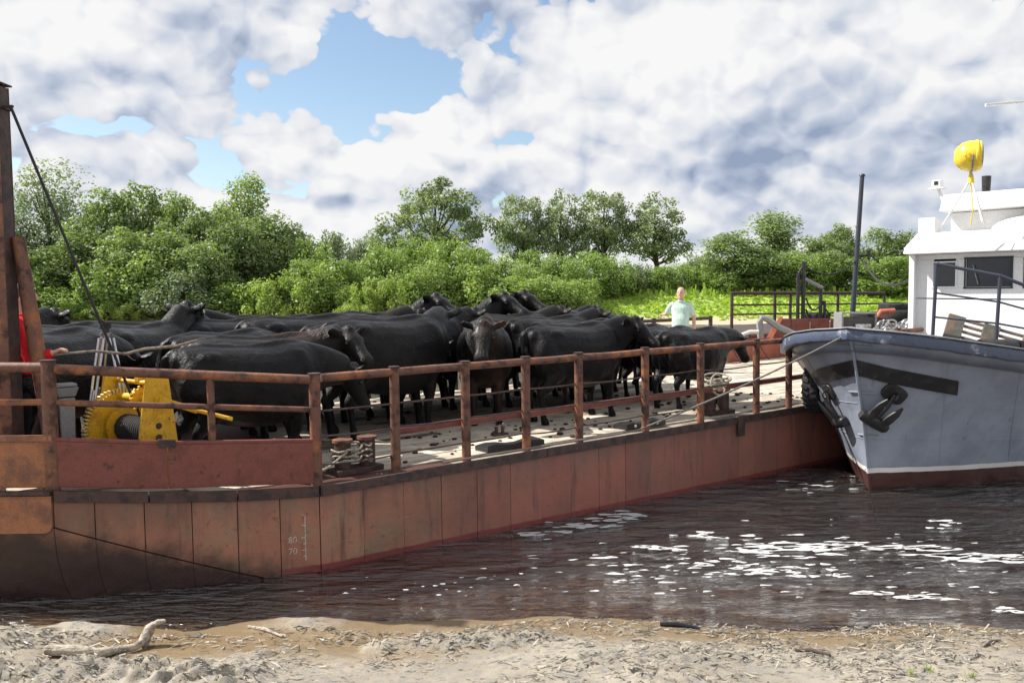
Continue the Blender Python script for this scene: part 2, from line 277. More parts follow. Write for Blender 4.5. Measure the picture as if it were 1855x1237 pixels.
# ---------------------------------------------------------------- mesh helpers
class MB:
    def __init__(s): s.v = []; s.f = []
    def add(s, vs, fs):
        o = len(s.v); s.v.extend([tuple(p) for p in vs]); s.f.extend([tuple(i + o for i in f) for f in fs]); return s
    def box(s, c, size, rot=None):
        hx, hy, hz = size[0] / 2, size[1] / 2, size[2] / 2
        vs = [Vector((x, y, z)) for z in (-hz, hz) for y in (-hy, hy) for x in (-hx, hx)]
        if rot is not None: vs = [rot @ p for p in vs]
        c = Vector(c)
        return s.add([p + c for p in vs], [(0, 2, 3, 1), (4, 5, 7, 6), (0, 1, 5, 4), (2, 6, 7, 3), (0, 4, 6, 2), (1, 3, 7, 5)])
    def loft(s, rings, cap=True):
        n = len(rings[0]); vs = [p for r in rings for p in r]; fs = []
        for k in range(len(rings) - 1):
            for i in range(n):
                j = (i + 1) % n
                fs.append((k * n + i, k * n + j, (k + 1) * n + j, (k + 1) * n + i))
        if cap:
            fs.append(tuple(range(n - 1, -1, -1))); fs.append(tuple((len(rings) - 1) * n + i for i in range(n)))
        return s.add(vs, fs)
    def tube(s, pts, r, n=10, cap=True, flat=None):
        pts = [Vector(p) for p in pts]; m = len(pts)
        rs = list(r) if hasattr(r, '__len__') else [r] * m
        rings = []; prev = None
        for k in range(m):
            d = (pts[min(k + 1, m - 1)] - pts[max(k - 1, 0)]).normalized()
            if prev is None: a = d.orthogonal().normalized()
            else:
                a = prev - d * prev.dot(d); a = a.normalized() if a.length > 1e-6 else d.orthogonal().normalized()
            prev = a; b = d.cross(a)
            rings.append([pts[k] + (a * math.cos(2 * math.pi * i / n) + b * math.sin(2 * math.pi * i / n)) * rs[k] for i in range(n)])
        return s.loft(rings, cap)
    def prism(s, poly, z0, z1, M=None):
        n = len(poly); vs = [Vector((p[0], p[1], z0)) for p in poly] + [Vector((p[0], p[1], z1)) for p in poly]
        if M is not None: vs = [M @ p for p in vs]
        return s.add(vs, [tuple(range(n - 1, -1, -1)), tuple(range(n, 2 * n))] + [(i, (i + 1) % n, n + (i + 1) % n, n + i) for i in range(n)])
    def sphere(s, c, r, nu=14, nv=9, rot=None):
        c = Vector(c); r = r if hasattr(r, '__len__') else (r, r, r); rings = []
        for k in range(1, nv):
            t = math.pi * k / nv
            rings.append([Vector((r[0] * math.sin(t) * math.cos(2 * math.pi * i / nu), r[1] * math.sin(t) * math.sin(2 * math.pi * i / nu), -r[2] * math.cos(t))) for i in range(nu)])
        vs = [Vector((0, 0, -r[2]))] + [p for q in rings for p in q] + [Vector((0, 0, r[2]))]
        fs = [(0, 1 + (i + 1) % nu, 1 + i) for i in range(nu)]
        for k in range(nv - 2):
            for i in range(nu):
                j = (i + 1) % nu; fs.append((1 + k * nu + i, 1 + k * nu + j, 1 + (k + 1) * nu + j, 1 + (k + 1) * nu + i))
        L = len(vs) - 1; o = 1 + (nv - 2) * nu
        fs += [(L, o + i, o + (i + 1) % nu) for i in range(nu)]
        if rot is not None: vs = [rot @ p for p in vs]
        return s.add([p + c for p in vs], fs)
    def torus(s, c, R0, r0, axis='Z', n=28, m=10, squash=1.0, rot=None):
        rings = []
        for i in range(n):
            a = 2 * math.pi * i / n; e = Vector((math.cos(a), math.sin(a), 0))
            rings.append([e * (R0 + r0 * math.cos(2 * math.pi * k / m)) + Vector((0, 0, squash * r0 * math.sin(2 * math.pi * k / m))) for k in range(m)])
        vs = [p for q in rings for p in q]
        fs = [(i * m + k, ((i + 1) % n) * m + k, ((i + 1) % n) * m + (k + 1) % m, i * m + (k + 1) % m) for i in range(n) for k in range(m)]
        if rot is not None: vs = [rot @ p for p in vs]
        return s.add([p + Vector(c) for p in vs], fs)
    def mesh(s, name, smooth=False):
        me = bpy.data.meshes.new(name); me.from_pydata(s.v, [], s.f); me.update()
        bm = bmesh.new(); bm.from_mesh(me); bmesh.ops.recalc_face_normals(bm, faces=bm.faces); bm.to_mesh(me); bm.free()
        if smooth:
            me.polygons.foreach_set('use_smooth', [True] * len(me.polygons))
            try: me.set_sharp_from_angle(angle=R(38))
            except Exception: pass
        return me
    def build(s, name, m, parent=None, smooth=False, bevel=0.0):
        return put(name, s.mesh(name, smooth), m, parent, bevel)

def put(name, me, m, parent=None, bevel=0.0):
    o = bpy.data.objects.new(name, me); COL.objects.link(o)
    if m is not None and len(me.materials) == 0: me.materials.append(m)
    if parent is not None: o.parent = parent
    if bevel:
        b = o.modifiers.new('bevel', 'BEVEL'); b.width = bevel; b.segments = 2; b.limit_method = 'ANGLE'
    return o
def tag(o, label=None, cat=None, group=None, kind=None):
    if label: o['label'] = label
    if cat: o['category'] = cat
    if group: o['group'] = group
    if kind: o['kind'] = kind
    return o
def thing(name, label, cat, M=None, group=None):
    o = bpy.data.objects.new(name, None); COL.objects.link(o); o.empty_display_size = 0.2
    if M is not None: o.matrix_world = M if isinstance(M, Matrix) else Matrix.Translation(M)
    return tag(o, label, cat, group)
def copy_tree(o, parent=None):
    c = o.copy(); COL.objects.link(c); c.parent = parent
    if parent is not None: c.matrix_parent_inverse = o.matrix_parent_inverse.copy()
    for ch in o.children: copy_tree(ch, c)
    return c
def at(u, v, d):
    """world point seen at photo pixel (u, v) at distance d along the view axis (ground-plan depth)"""
    f = Vector((0, math.cos(PITCH), -math.sin(PITCH))); up_ = Vector((0, math.sin(PITCH), math.cos(PITCH)))
    r = f + Vector((1, 0, 0)) * ((u - CX) / F_PX) + up_ * ((CY - v) / F_PX)
    return Vector((0, 0, CAMZ)) + r * (d / r.y)
def on_plane(u, v, z=0.0):
    a = at(u, v, 1.0); b = at(u, v, 2.0); k = (z - a.z) / (b.z - a.z); return a + (b - a) * k
def rotz(a): return Matrix.Rotation(a, 3, 'Z')
def rot_to(d, up='Z'): return Vector(d).normalized().to_track_quat('Z', 'Y').to_matrix()

def remeshed(mb, voxel, smooth_it=4, name='body'):
    """fuse overlapping shapes into one continuous smooth skin"""
    me = mb.mesh(name); o = bpy.data.objects.new(name, me); COL.objects.link(o)
    r = o.modifiers.new('r', 'REMESH'); r.mode = 'VOXEL'; r.voxel_size = voxel; r.use_smooth_shade = True
    s = o.modifiers.new('s', 'SMOOTH'); s.factor = 0.5; s.iterations = smooth_it
    dg = bpy.context.evaluated_depsgraph_get(); dg.update()
    out = bpy.data.meshes.new_from_object(o.evaluated_get(dg)); out.name = name
    bpy.data.objects.remove(o); bpy.data.meshes.remove(me)
    out.polygons.foreach_set('use_smooth', [True] * len(out.polygons))
    return out

# value noise in numpy
def _hash(ix, iy, seed):
    h = (ix.astype(np.int64) * 374761393 + iy.astype(np.int64) * 668265263 + seed * 1442695041) & 0x7fffffff
    h = ((h ^ (h >> 13)) * 1274126177) & 0x7fffffff
    return ((h ^ (h >> 16)) & 0xffff) / 65535.0
def vnoise(x, y, seed=0):
    ix = np.floor(x); iy = np.floor(y); fx = x - ix; fy = y - iy
    fx = fx * fx * (3 - 2 * fx); fy = fy * fy * (3 - 2 * fy)
    a = _hash(ix, iy, seed); b = _hash(ix + 1, iy, seed); c = _hash(ix, iy + 1, seed); d = _hash(ix + 1, iy + 1, seed)
    return a * (1 - fx) * (1 - fy) + b * fx * (1 - fy) + c * (1 - fx) * fy + d * fx * fy
def fbm(x, y, oct=4, seed=0, gain=0.5):
    s = 0; a = 1; t = 0
    for k in range(oct):
        s = s + a * vnoise(x * 2 ** k + 17.3 * k, y * 2 ** k - 9.1 * k, seed + k); t += a; a *= gain
    return s / t

def quads_mesh(name, P, tint=None):
    """P: (n,4,3) corner points of n quads"""
    n = len(P); me = bpy.data.meshes.new(name)
    me.vertices.add(n * 4); me.vertices.foreach_set('co', P.reshape(-1).astype(np.float32))
    me.loops.add(n * 4); me.loops.foreach_set('vertex_index', np.arange(n * 4, dtype=np.int32))
    me.polygons.add(n); me.polygons.foreach_set('loop_start', np.arange(0, n * 4, 4, dtype=np.int32))
    if tint is not None:
        a = me.attributes.new('tint', 'FLOAT', 'FACE'); a.data.foreach_set('value', tint.astype(np.float32))
    me.update(calc_edges=True); me.validate()
    return me
def grid_mesh(name, xs, ys, Z):
    nx, ny = len(xs), len(ys); X, Y = np.meshgrid(xs, ys)
    co = np.stack([X, Y, Z], -1).reshape(-1, 3)
    idx = np.arange(nx * ny).reshape(ny, nx)
    q = np.stack([idx[:-1, :-1], idx[:-1, 1:], idx[1:, 1:], idx[1:, :-1]], -1).reshape(-1, 4)
    me = bpy.data.meshes.new(name)
    me.vertices.add(len(co)); me.vertices.foreach_set('co', co.reshape(-1).astype(np.float32))
    me.loops.add(len(q) * 4); me.loops.foreach_set('vertex_index', q.reshape(-1).astype(np.int32))
    me.polygons.add(len(q)); me.polygons.foreach_set('loop_start', np.arange(0, len(q) * 4, 4, dtype=np.int32))
    me.polygons.foreach_set('use_smooth', np.ones(len(q), dtype=bool))
    me.update(calc_edges=True)
    return me

# ---------------------------------------------------------------- barge frame (bow is trimmed down one degree)
BA = Vector((-1.85, 8.44, 0.0)); B_ANG = math.atan2(0.638, 0.770)
MBARGE = Matrix.Translation(BA) @ Matrix.Rotation(B_ANG, 4, 'Z') @ Matrix.Rotation(-R(1.0), 4, 'Y')
DECK_Z = 0.81; BW = 6.0; BL = 17.5
def zdeck(x): return DECK_Z + 0.2 * min(1.0, max(0.0, -x / 2.2)) ** 1.5
def D(x, y, z=0.0): return MBARGE @ Vector((x, y, zdeck(x) + z))
def deck_matrix(x, y, z=0.0, ang=0.0): return MBARGE @ Matrix.Translation((x, y, zdeck(x) + z)) @ Matrix.Rotation(ang, 4, 'Z')
def deck_x(u, yl):
    """lengthwise deck position on the line yl that lies in picture column u"""
    k = (u - CX) / F_PX; t = MBARGE.to_3x3() @ Vector((1, 0, 0)); p = D(0, yl)
    k2 = k * 1.0
    return (k2 * p.y - p.x) / (t.x - k2 * t.y)

# ---------------------------------------------------------------- near bank, riverbed
def shore_y(x): return 6.88 + 0.18 * np.sin(x * 0.9 + 0.4) + 0.12 * np.sin(x * 2.3) - 0.10 * np.exp(-((x + 3.0) / 1.1) ** 2) + 0.05 * (fbm(x * 1.7, x * 0 + 3.1, 3, 5) - 0.5)
def ground_z(X, Y):
    t = shore_y(X) - Y
    z = np.where(t > 0, 0.10 * t + 0.014 * t * t * (t < 6) , 0.055 * t)
    z = np.where(t > 5, 0.10 * 5 + 0.35 + 0.02 * (t - 5), z)
    z = np.where(t < -1.2, -0.066 + (t + 1.2) * 0.30, z)
    z = np.maximum(z, -2.4)
    left = 1 / (1 + np.exp((X + 0.2) * 1.3))                          # heavier clods towards the left
    wet = np.clip((t + 0.15) / 0.5, 0, 1)
    rid = 1 - np.abs(fbm(X * 5.5, Y * 11, 4, 21) * 2 - 1)
    clod = np.clip((fbm(X * 1.6, Y * 2.6, 3, 9) - 0.42) / 0.25, 0, 1)
    lump = np.clip((rid - 0.55) / 0.45, 0, 1) ** 1.3 * clod
    z = z + wet * (0.062 * left + 0.022) * lump
    z = z + wet * 0.03 * left * clod * fbm(X * 14, Y * 18, 3, 31)
    cr_ = 1 - np.abs(fbm(X * 10, Y * 15, 3, 61) * 2 - 1); z = z + wet * (0.010 + 0.030 * left) * np.clip((cr_ - 0.5) / 0.5, 0, 1) * (0.25 + clod)
    z = z + wet * 0.014 * (fbm(X * 9, Y * 22, 3, 41) - 0.5) + 0.03 * (fbm(X * 1.1, Y * 1.6, 2, 3) - 0.5) * np.clip(t + 1, 0, 1)
    # mud heaps at the water's edge
    for hx, hy, hr, hh in ((-3.35, 6.72, 0.55, 0.11), (-1.65, 6.92, 0.5, 0.075), (-4.0, 6.35, 0.5, 0.07), (-0.6, 6.9, 0.45, 0.04)):
        rr = ((X - hx) / hr) ** 2 + ((Y - hy) / (hr * 0.42)) ** 2
        z = z + hh * np.exp(-rr) * (0.55 + 0.9 * fbm(X * 6, Y * 9, 3, 51))
    return z
gx = np.concatenate([np.linspace(-420, -30, 14), np.linspace(-26, -7.2, 16), np.arange(-7, 8.5, 0.026), np.linspace(8.7, 30, 18), np.linspace(36, 420, 14)])
gy = np.concatenate([np.linspace(-320, -12, 12), np.linspace(-8, 4.2, 14), np.arange(4.4, 9.2, 0.022), np.linspace(9.4, 16, 20), np.array([20, 30, 60, 84.0])])
GX, GY = np.meshgrid(gx, gy)
def sand_material():
    m = bpy.data.materials.new('muddy_sand'); m.use_nodes = True; q = NG(m.node_tree); b = m.node_tree.nodes['Principled BSDF']
    co = q.new('ShaderNodeTexCoord').outputs['Object']
    s = q.new('ShaderNodeSeparateXYZ'); q.put(s.inputs[0], co)
    c = q.mix(q.ramp(q.noise(co, 1.3, 6, 0.6), 0.35, 0.65), (0.245, 0.215, 0.17, 1), (0.315, 0.28, 0.225, 1))
    c = q.mix(q.ramp(q.noise(co, 9, 6, 0.65), 0.46, 0.60, 0, 0.85), c, (0.225, 0.21, 0.19, 1))
    c = q.mix(q.ramp(q.noise(q.scale(co, (0.6, 1, 1)), 22, 6, 0.75), 0.55, 0.64, 0, 0.9), c, (0.055, 0.048, 0.042, 1))
    z = q.math('ADD', s.outputs[2], q.math('MULTIPLY', q.math('SUBTRACT', q.noise(co, 6, 4), 0.5), 0.03))
    wet = q.ramp(z, 0.03, 0.10, 1.0, 0.0)
    c = q.mix(wet, c, (0.20, 0.145, 0.085, 1))
    q.put(b.inputs['Base Color'], c); q.put(b.inputs['Roughness'], q.ramp(wet, 0, 1, 0.9, 0.35)); b.inputs['Specular IOR Level'].default_value = 0.3
    bn = q.new('ShaderNodeBump'); bn.inputs['Strength'].default_value = 0.7; bn.inputs['Distance'].default_value = 0.012
    q.put(bn.inputs['Height'], q.noise(co, 42, 5, 0.65)); q.l.new(bn.outputs[0], b.inputs['Normal'])
    return m
SAND = sand_material()
GZ = ground_z(GX, GY)
ground = tag(put('ground', grid_mesh('ground', gx, gy, GZ), SAND), kind='structure')

BED = mat('river_mud', (0.10, 0.07, 0.045), 0.9, 0.1)
bed = MB(); bed.add([(-3000, 60, -2.6), (3000, 60, -2.6), (3000, 3000, -2.6), (-3000, 3000, -2.6)], [(0, 1, 2, 3)])
tag(bed.build('riverbed', BED), kind='structure')

# ---------------------------------------------------------------- water
def water_material():
    m = bpy.data.materials.new('peaty_river_water'); m.use_nodes = True; q = NG(m.node_tree); q.n.clear()
    out = q.new('ShaderNodeOutputMaterial')
    co = q.new('ShaderNodeTexCoord').outputs['Object']
    calm = q.ramp(q.noise(q.scale(co, (0.5, 0.8, 1), (3.1, 1.7, 0)), 0.55, 3, 0.5), 0.36, 0.66, 0.35, 1.0)
    h1 = q.noise(q.scale(co, (0.55, 1.5, 1)), 3.4, 3, 0.5, 0.3)
    h2 = q.noise(q.scale(co, (0.5, 1.6, 1)), 11, 3, 0.55, 0.4)
    h = q.math('ADD', q.math('MULTIPLY', h1, 1.0), q.math('MULTIPLY', h2, 0.42))
    h = q.math('MULTIPLY', h, calm)
    bn = q.new('ShaderNodeBump'); bn.inputs['Strength'].default_value = 1.0; bn.inputs['Distance'].default_value = 0.42
    q.put(bn.inputs['Height'], h)
    gl = q.new('ShaderNodeBsdfGlossy'); gl.inputs['Roughness'].default_value = 0.045; gl.inputs['Color'].default_value = (1, 1, 1, 1)
    tr = q.new('ShaderNodeBsdfTransparent'); tr.inputs[0].default_value = (0.93, 0.88, 0.80, 1)
    df = q.new('ShaderNodeBsdfDiffuse'); df.inputs[0].default_value = (0.065, 0.036, 0.017, 1)
    mx0 = q.new('ShaderNodeMixShader'); mx0.inputs[0].default_value = 0.15
    fr = q.new('ShaderNodeFresnel'); fr.inputs[0].default_value = 1.5
    for nd in (gl, fr): q.l.new(bn.outputs[0], nd.inputs['Normal'])
    mx = q.new('ShaderNodeMixShader')
    q.l.new(tr.outputs[0], mx0.inputs[1]); q.l.new(df.outputs[0], mx0.inputs[2])
    q.put(mx.inputs[0], q.math('MULTIPLY', fr.outputs[0], 2.1, clamp=True)); q.l.new(mx0.outputs[0], mx.inputs[1]); q.l.new(gl.outputs[0], mx.inputs[2])
    q.l.new(mx.outputs[0], out.inputs[0])
    va = q.new('ShaderNodeVolumeAbsorption'); va.inputs[0].default_value = (0.58, 0.30, 0.10, 1); va.inputs[1].default_value = 3.2
    q.l.new(va.outputs[0], out.inputs['Volume'])
    return m
WATER = water_material()
wx = np.concatenate([np.linspace(-900, -30, 8), np.arange(-12, 20, 0.10), np.linspace(40, 900, 8)])
wy = np.concatenate([np.arange(6.2, 18, 0.05), np.linspace(18.5, 60, 30), np.linspace(70, 140, 8)])
WX, WY = np.meshgrid(wx, wy)
amp = np.clip((26 - WY) / 18, 0, 1) * np.clip((WY - 7.6) / 2.5, 0.15, 1)
WZ = amp * (0.022 * (fbm(WX * 0.9, WY * 2.4, 3, 71) - 0.5) + 0.010 * (fbm(WX * 2.6, WY * 6.5, 2, 77) - 0.5))
wm = grid_mesh('water', wx, wy, WZ)
bm = bmesh.new(); bm.from_mesh(wm)                                   # close the body of water so that it can be murky
edges = [e for e in bm.edges if e.is_boundary]
ret = bmesh.ops.extrude_edge_only(bm, edges=edges); nv = [v for v in ret['geom'] if isinstance(v, bmesh.types.BMVert)]
for v in nv: v.co.z = -2.9
bmesh.ops.contextual_create(bm, geom=[e for e in bm.edges if e.is_boundary])
bmesh.ops.recalc_face_normals(bm, faces=bm.faces)
bm.to_mesh(wm); bm.free()
water = tag(put('water', wm, WATER), kind='structure')

# foam patches drifting on the water
fo = MB()
def foam_blob(p, rx, ry, ang):
    n = random.choice((9, 11, 13)); pts = []
    ph = random.random() * 6.28
    for i in range(n):
        a = 2 * math.pi * i / n; k = 0.62 + 0.38 * math.sin(3 * a + ph) * random.random() + 0.25 * random.random()
        x, y = rx * k * math.cos(a), ry * k * math.sin(a)
        pts.append((x * math.cos(ang) - y * math.sin(ang), x * math.sin(ang) + y * math.cos(ang)))
    z = 0.004
    vs = [(p.x + x, p.y + y, z) for x, y in pts] + [(p.x + x * 0.8, p.y + y * 0.8, z + 0.003) for x, y in pts]
    fo.add(vs, [tuple(range(n, 2 * n))] + [(i, (i + 1) % n, n + (i + 1) % n, n + i) for i in range(n)])
def foam_run(u0, v0, u1, v1, n, spread_u, spread_v, size, asp=3.2):
    for k in range(n):
        t = random.random(); u = u0 + (u1 - u0) * t + random.gauss(0, spread_u); v = v0 + (v1 - v0) * t + random.gauss(0, spread_v)
        s = size * random.uniform(0.35, 1.25); foam_blob(on_plane(u, v), s, s / asp * random.uniform(0.7, 1.3) * 1.6, random.gauss(0.06, 0.12))
foam_run(955, 965, 1145, 935, 40, 14, 6, 0.15, 4.5)
foam_run(1235, 966, 1310, 972, 14, 16, 3, 0.10)
foam_run(1340, 996, 1560, 988, 34, 20, 4, 0.22, 5.5)
foam_run(1560, 988, 1720, 995, 18, 12, 1.5, 0.24, 7)
foam_run(1660, 1006, 1860, 1012, 26, 14, 3, 0.24, 5.5)
foam_run(1150, 990, 1230, 994, 16, 10, 2, 0.09)
foam_run(1325, 1030, 1540, 1040, 26, 16, 7, 0.085)
foam_run(1550, 1072, 1740, 1088, 16, 14, 2, 0.18, 6)
foam_run(1690, 945, 1740, 955, 9, 14, 5, 0.09)
foam_run(1810, 1105, 1850, 1108, 6, 10, 3, 0.09)
foam_run(900, 1040, 1800, 1020, 110, 60, 30, 0.06, 5)
foam_run(1150, 1030, 1450, 1010, 50, 60, 20, 0.10, 5)
foam_run(640, 1080, 1000, 1050, 26, 60, 10, 0.03)
foam_run(1420, 885, 1560, 868, 14, 30, 6, 0.12, 6)
tag(fo.build('foam', FOAM), 'white foam flecks drifting on the brown water', 'foam', kind='stuff')

# litter of reeds, bark and roots washed up on the mud
n = 22000
lx = rng.uniform(-4.6, 5.6, n); ly = shore_y(lx) + 0.06 - np.abs(rng.normal(0, 1.15, n)) - 0.02
keep = fbm(lx * 1.7, ly * 2.6, 3, 9) > rng.uniform(0.30, 0.62, n); lx = lx[keep]; ly = ly[keep]; n = len(lx)
lz = ground_z(lx, ly) + 0.006
ln = np.minimum(rng.gamma(1.6, 0.010, n) + 0.004, 0.045); wd = np.minimum(ln * rng.uniform(0.08, 0.40, n), 0.0055); an = rng.normal(0.1, 0.7, n); tl = rng.normal(0.0, 0.16, n)
ax_ = np.stack([np.cos(an) * np.cos(tl), np.sin(an) * np.cos(tl), np.sin(tl)], -1) * ln[:, None]
bx_ = np.stack([-np.sin(an), np.cos(an), rng.normal(0, 0.3, n)], -1) * wd[:, None]
c0 = np.stack([lx, ly, lz + np.abs(np.sin(tl)) * ln], -1)
P = np.stack([c0 - ax_ - bx_ * 0.6, c0 + ax_ - bx_, c0 + ax_ * 0.9 + bx_, c0 - ax_ + bx_ * 0.7], 1)
tint = np.where(rng.random(n) < 0.46, rng.uniform(0, 0.22, n), rng.uniform(0.5, 1.0, n))
tag(put('shore_litter', quads_mesh('shore_litter', P, tint), REED_M), 'broken reeds and bark scraps scattered over the mud', 'litter', kind='stuff')

# driftwood
def ground_at(x, y): return float(ground_z(np.array([x]), np.array([y]))[0])
def on_beach(u, v):
    p = on_plane(u, v, 0.1)
    for _ in range(6): p = on_plane(u, v, ground_at(p.x, p.y))
    return p
dl = thing('driftwood_log', 'bleached driftwood log with an upturned knobbly end', 'driftwood', on_beach(190, 1190))
def rel(o, p): return p - o.matrix_world.translation
a_ = rel(dl, on_beach(82, 1188)); b_ = rel(dl, on_beach(180, 1192)); c_ = rel(dl, on_beach(245, 1180)); e_ = rel(dl, on_beach(262, 1172)) + Vector((0, 0, 0.06)); f_ = rel(dl, on_beach(268, 1168)) + Vector((0.02, 0, 0.13)); h_ = f_ + Vector((0.11, 0.02, 0.05))
mb = MB(); mb.tube([a_ + Vector((0, 0, 0.045)), a_ * 0.5 + b_ * 0.5 + Vector((0, 0, 0.05)), b_ + Vector((0, 0, 0.04)), c_ + Vector((0, 0, 0.035)), e_], [0.036, 0.043, 0.038, 0.028, 0.032], 12)
put('trunk', remeshed(mb, 0.010, 2, 'trunk'), DRIFT, dl)
mb = MB(); mb.tube([e_ - Vector((0, 0, 0.05)), e_, f_, f_ + Vector((0.03, 0, 0.035))], [0.03, 0.042, 0.04, 0.024], 12); mb.tube([f_, f_ + Vector((0.06, 0.01, 0.045)), h_], [0.03, 0.022, 0.014], 10)
put('knot', remeshed(mb, 0.008, 2, 'knot'), DRIFT, dl)
for (u0, v0, u1, v1, r, lab, mm) in ((450, 1137, 512, 1155, 0.014, 'short pale stick lying on the mud heap', DRIFT), (1196, 1133, 1268, 1141, 0.018, 'dark wet stick at the edge of the water', BLACK_CLOTH),
                              (1145, 1160, 1185, 1165, 0.010, 'thin grey stick half buried in the muddy sand', STICK), (1440, 1180, 1505, 1188, 0.014, 'dark root lying on the sand beside the water', WOOD_DARK), (1780, 1172, 1812, 1160, 0.010, 'small grey twig tilted up from the sand', STICK)):
    p, q_ = on_beach(u0, v0), on_beach(u1, v1); c = (p + q_) / 2
    mb = MB(); mid = (p - c) * 0.1 + Vector((0, 0.02, 0.012)); mb.tube([p - c + Vector((0, 0, r * .7)), mid + Vector((0, 0, r * .5)), q_ - c + Vector((0, 0, r * .9))], [r, r * 1.15, r * 0.6], 8)
    o = mb.build('driftwood_stick', mm, None, True); o.location = c; tag(o, lab, 'stick')
def blades(name, c, n, h, spread, m):
    P = []; T = []
    for k in range(n):
        a = random.random() * 6.28; r_ = abs(random.gauss(0, spread)); b0 = Vector((r_ * math.cos(a), r_ * math.sin(a), -0.01)); hh = h * random.uniform(0.5, 1.1)
        tip = b0 + Vector((random.gauss(0, 0.35), random.gauss(0, 0.35), 1)).normalized() * hh; w = Vector((math.cos(a + 1.5), math.sin(a + 1.5), 0)) * 0.004
        P.append([b0 - w, b0 + w, tip + w * 0.2, tip - w * 0.2]); T.append(random.random())
    o = put(name, quads_mesh(name, np.array([[list(x) for x in q] for q in P]), np.array(T)), m); o.location = c
    return o
for u, v in ((1650, 1222), (1682, 1214), (1760, 1226)):
    tag(blades('grass_tuft', on_beach(u, v), 16, 0.06, 0.025, GRASS_M), 'small green grass tuft sprouting from the sand', 'grass tuft', 'grass tufts on the beach')

# ---------------------------------------------------------------- far bank
def bank_shore(x): return 92.0 + 5.0 * np.sin(x * 0.035 + 1.0) + np.where(x < -10, 6.0 * (1 - np.exp((x + 10) / 30.0)), 0)
def bank_z(X, Y):
    t = Y - bank_shore(X)
    z = np.where(t < 0, t * 0.25, np.where(t < 4, 0.15 * t, np.where(t < 20, 0.6 + (t - 4) * 0.19, 3.64 + (1 - np.exp(-(t - 20) / 25.0)) * 0.9)))
    z = z + np.clip(t, 0, 1) * (0.45 * (fbm(X * 0.12, Y * 0.25, 3, 81) - 0.5) + 0.16 * (fbm(X * 0.6, Y * 1.4, 2, 83) - 0.5))
    return np.maximum(z, -3.5)
bx = np.concatenate([np.linspace(-2500, -130, 14), np.arange(-120, 121, 0.9), np.linspace(130, 2500, 14)])
by = np.concatenate([np.arange(80, 125, 0.45), np.linspace(126, 180, 20), np.linspace(200, 3000, 12)])
BX, BY = np.meshgrid(bx, by)
def meadow_material():
    m = bpy.data.materials.new('meadow'); m.use_nodes = True; q = NG(m.node_tree); b = m.node_tree.nodes['Principled BSDF']
    co = q.new('ShaderNodeTexCoord').outputs['Object']; s = q.new('ShaderNodeSeparateXYZ'); q.put(s.inputs[0], co)
    c = q.mix(q.ramp(q.noise(q.scale(co, (0.3, 1, 1)), 0.5, 5, 0.6), 0.38, 0.62), (0.22, 0.33, 0.05, 1), (0.36, 0.45, 0.09, 1))
    c = q.mix(q.ramp(q.noise(q.scale(co, (0.25, 1, 1)), 0.9, 5, 0.65), 0.55, 0.66, 0, 0.7), c, (0.42, 0.38, 0.19, 1))
    z = q.math('ADD', s.outputs[2], q.math('MULTIPLY', q.math('SUBTRACT', q.noise(q.scale(co, (0.4, 1, 1)), 0.35, 5), 0.5), 1.6))
    c = q.mix(q.ramp(z, 0.65, 1.15), (0.43, 0.37, 0.26, 1), c)
    q.put(b.inputs['Base Color'], c); b.inputs['Roughness'].default_value = 0.9; b.inputs['Specular IOR Level'].default_value = 0.15
    return m
bank = tag(put('riverbank', grid_mesh('riverbank', bx, by, bank_z(BX, BY)), meadow_material()), kind='structure')
def bank_at(x, y): return float(bank_z(np.array([float(x)]), np.array([float(y)]))[0])

# meadow grass: tufts too many to count
n = 26000
ux = rng.uniform(-62, 80, n); uy = bank_shore(ux) + 3.2 + rng.gamma(1.6, 9.0, n); uz = bank_z(ux, uy)
hh = rng.gamma(3, 0.10, n) + 0.06; hh = hh * np.where(uy - bank_shore(ux) > 17, 1.5, 0.55); wd = rng.uniform(0.10, 0.34, n); an = rng.normal(0, 0.9, n); lean = rng.normal(0, 0.16, (n, 2))
sx = np.stack([np.cos(an), np.sin(an), np.zeros(n)], -1) * wd[:, None]
c0 = np.stack([ux, uy, uz - 0.04], -1); tp = c0 + np.stack([lean[:, 0], lean[:, 1], hh], -1)
P = np.stack([c0 - sx, c0 + sx, tp + sx * 0.5, tp - sx * 0.7], 1)
tag(put('meadow_grass', quads_mesh('meadow_grass', P, np.clip(rng.normal(0.55, 0.25, n), 0, 1)), GRASS_M), 'bright green meadow grass on the far bank', 'grass', kind='stuff')

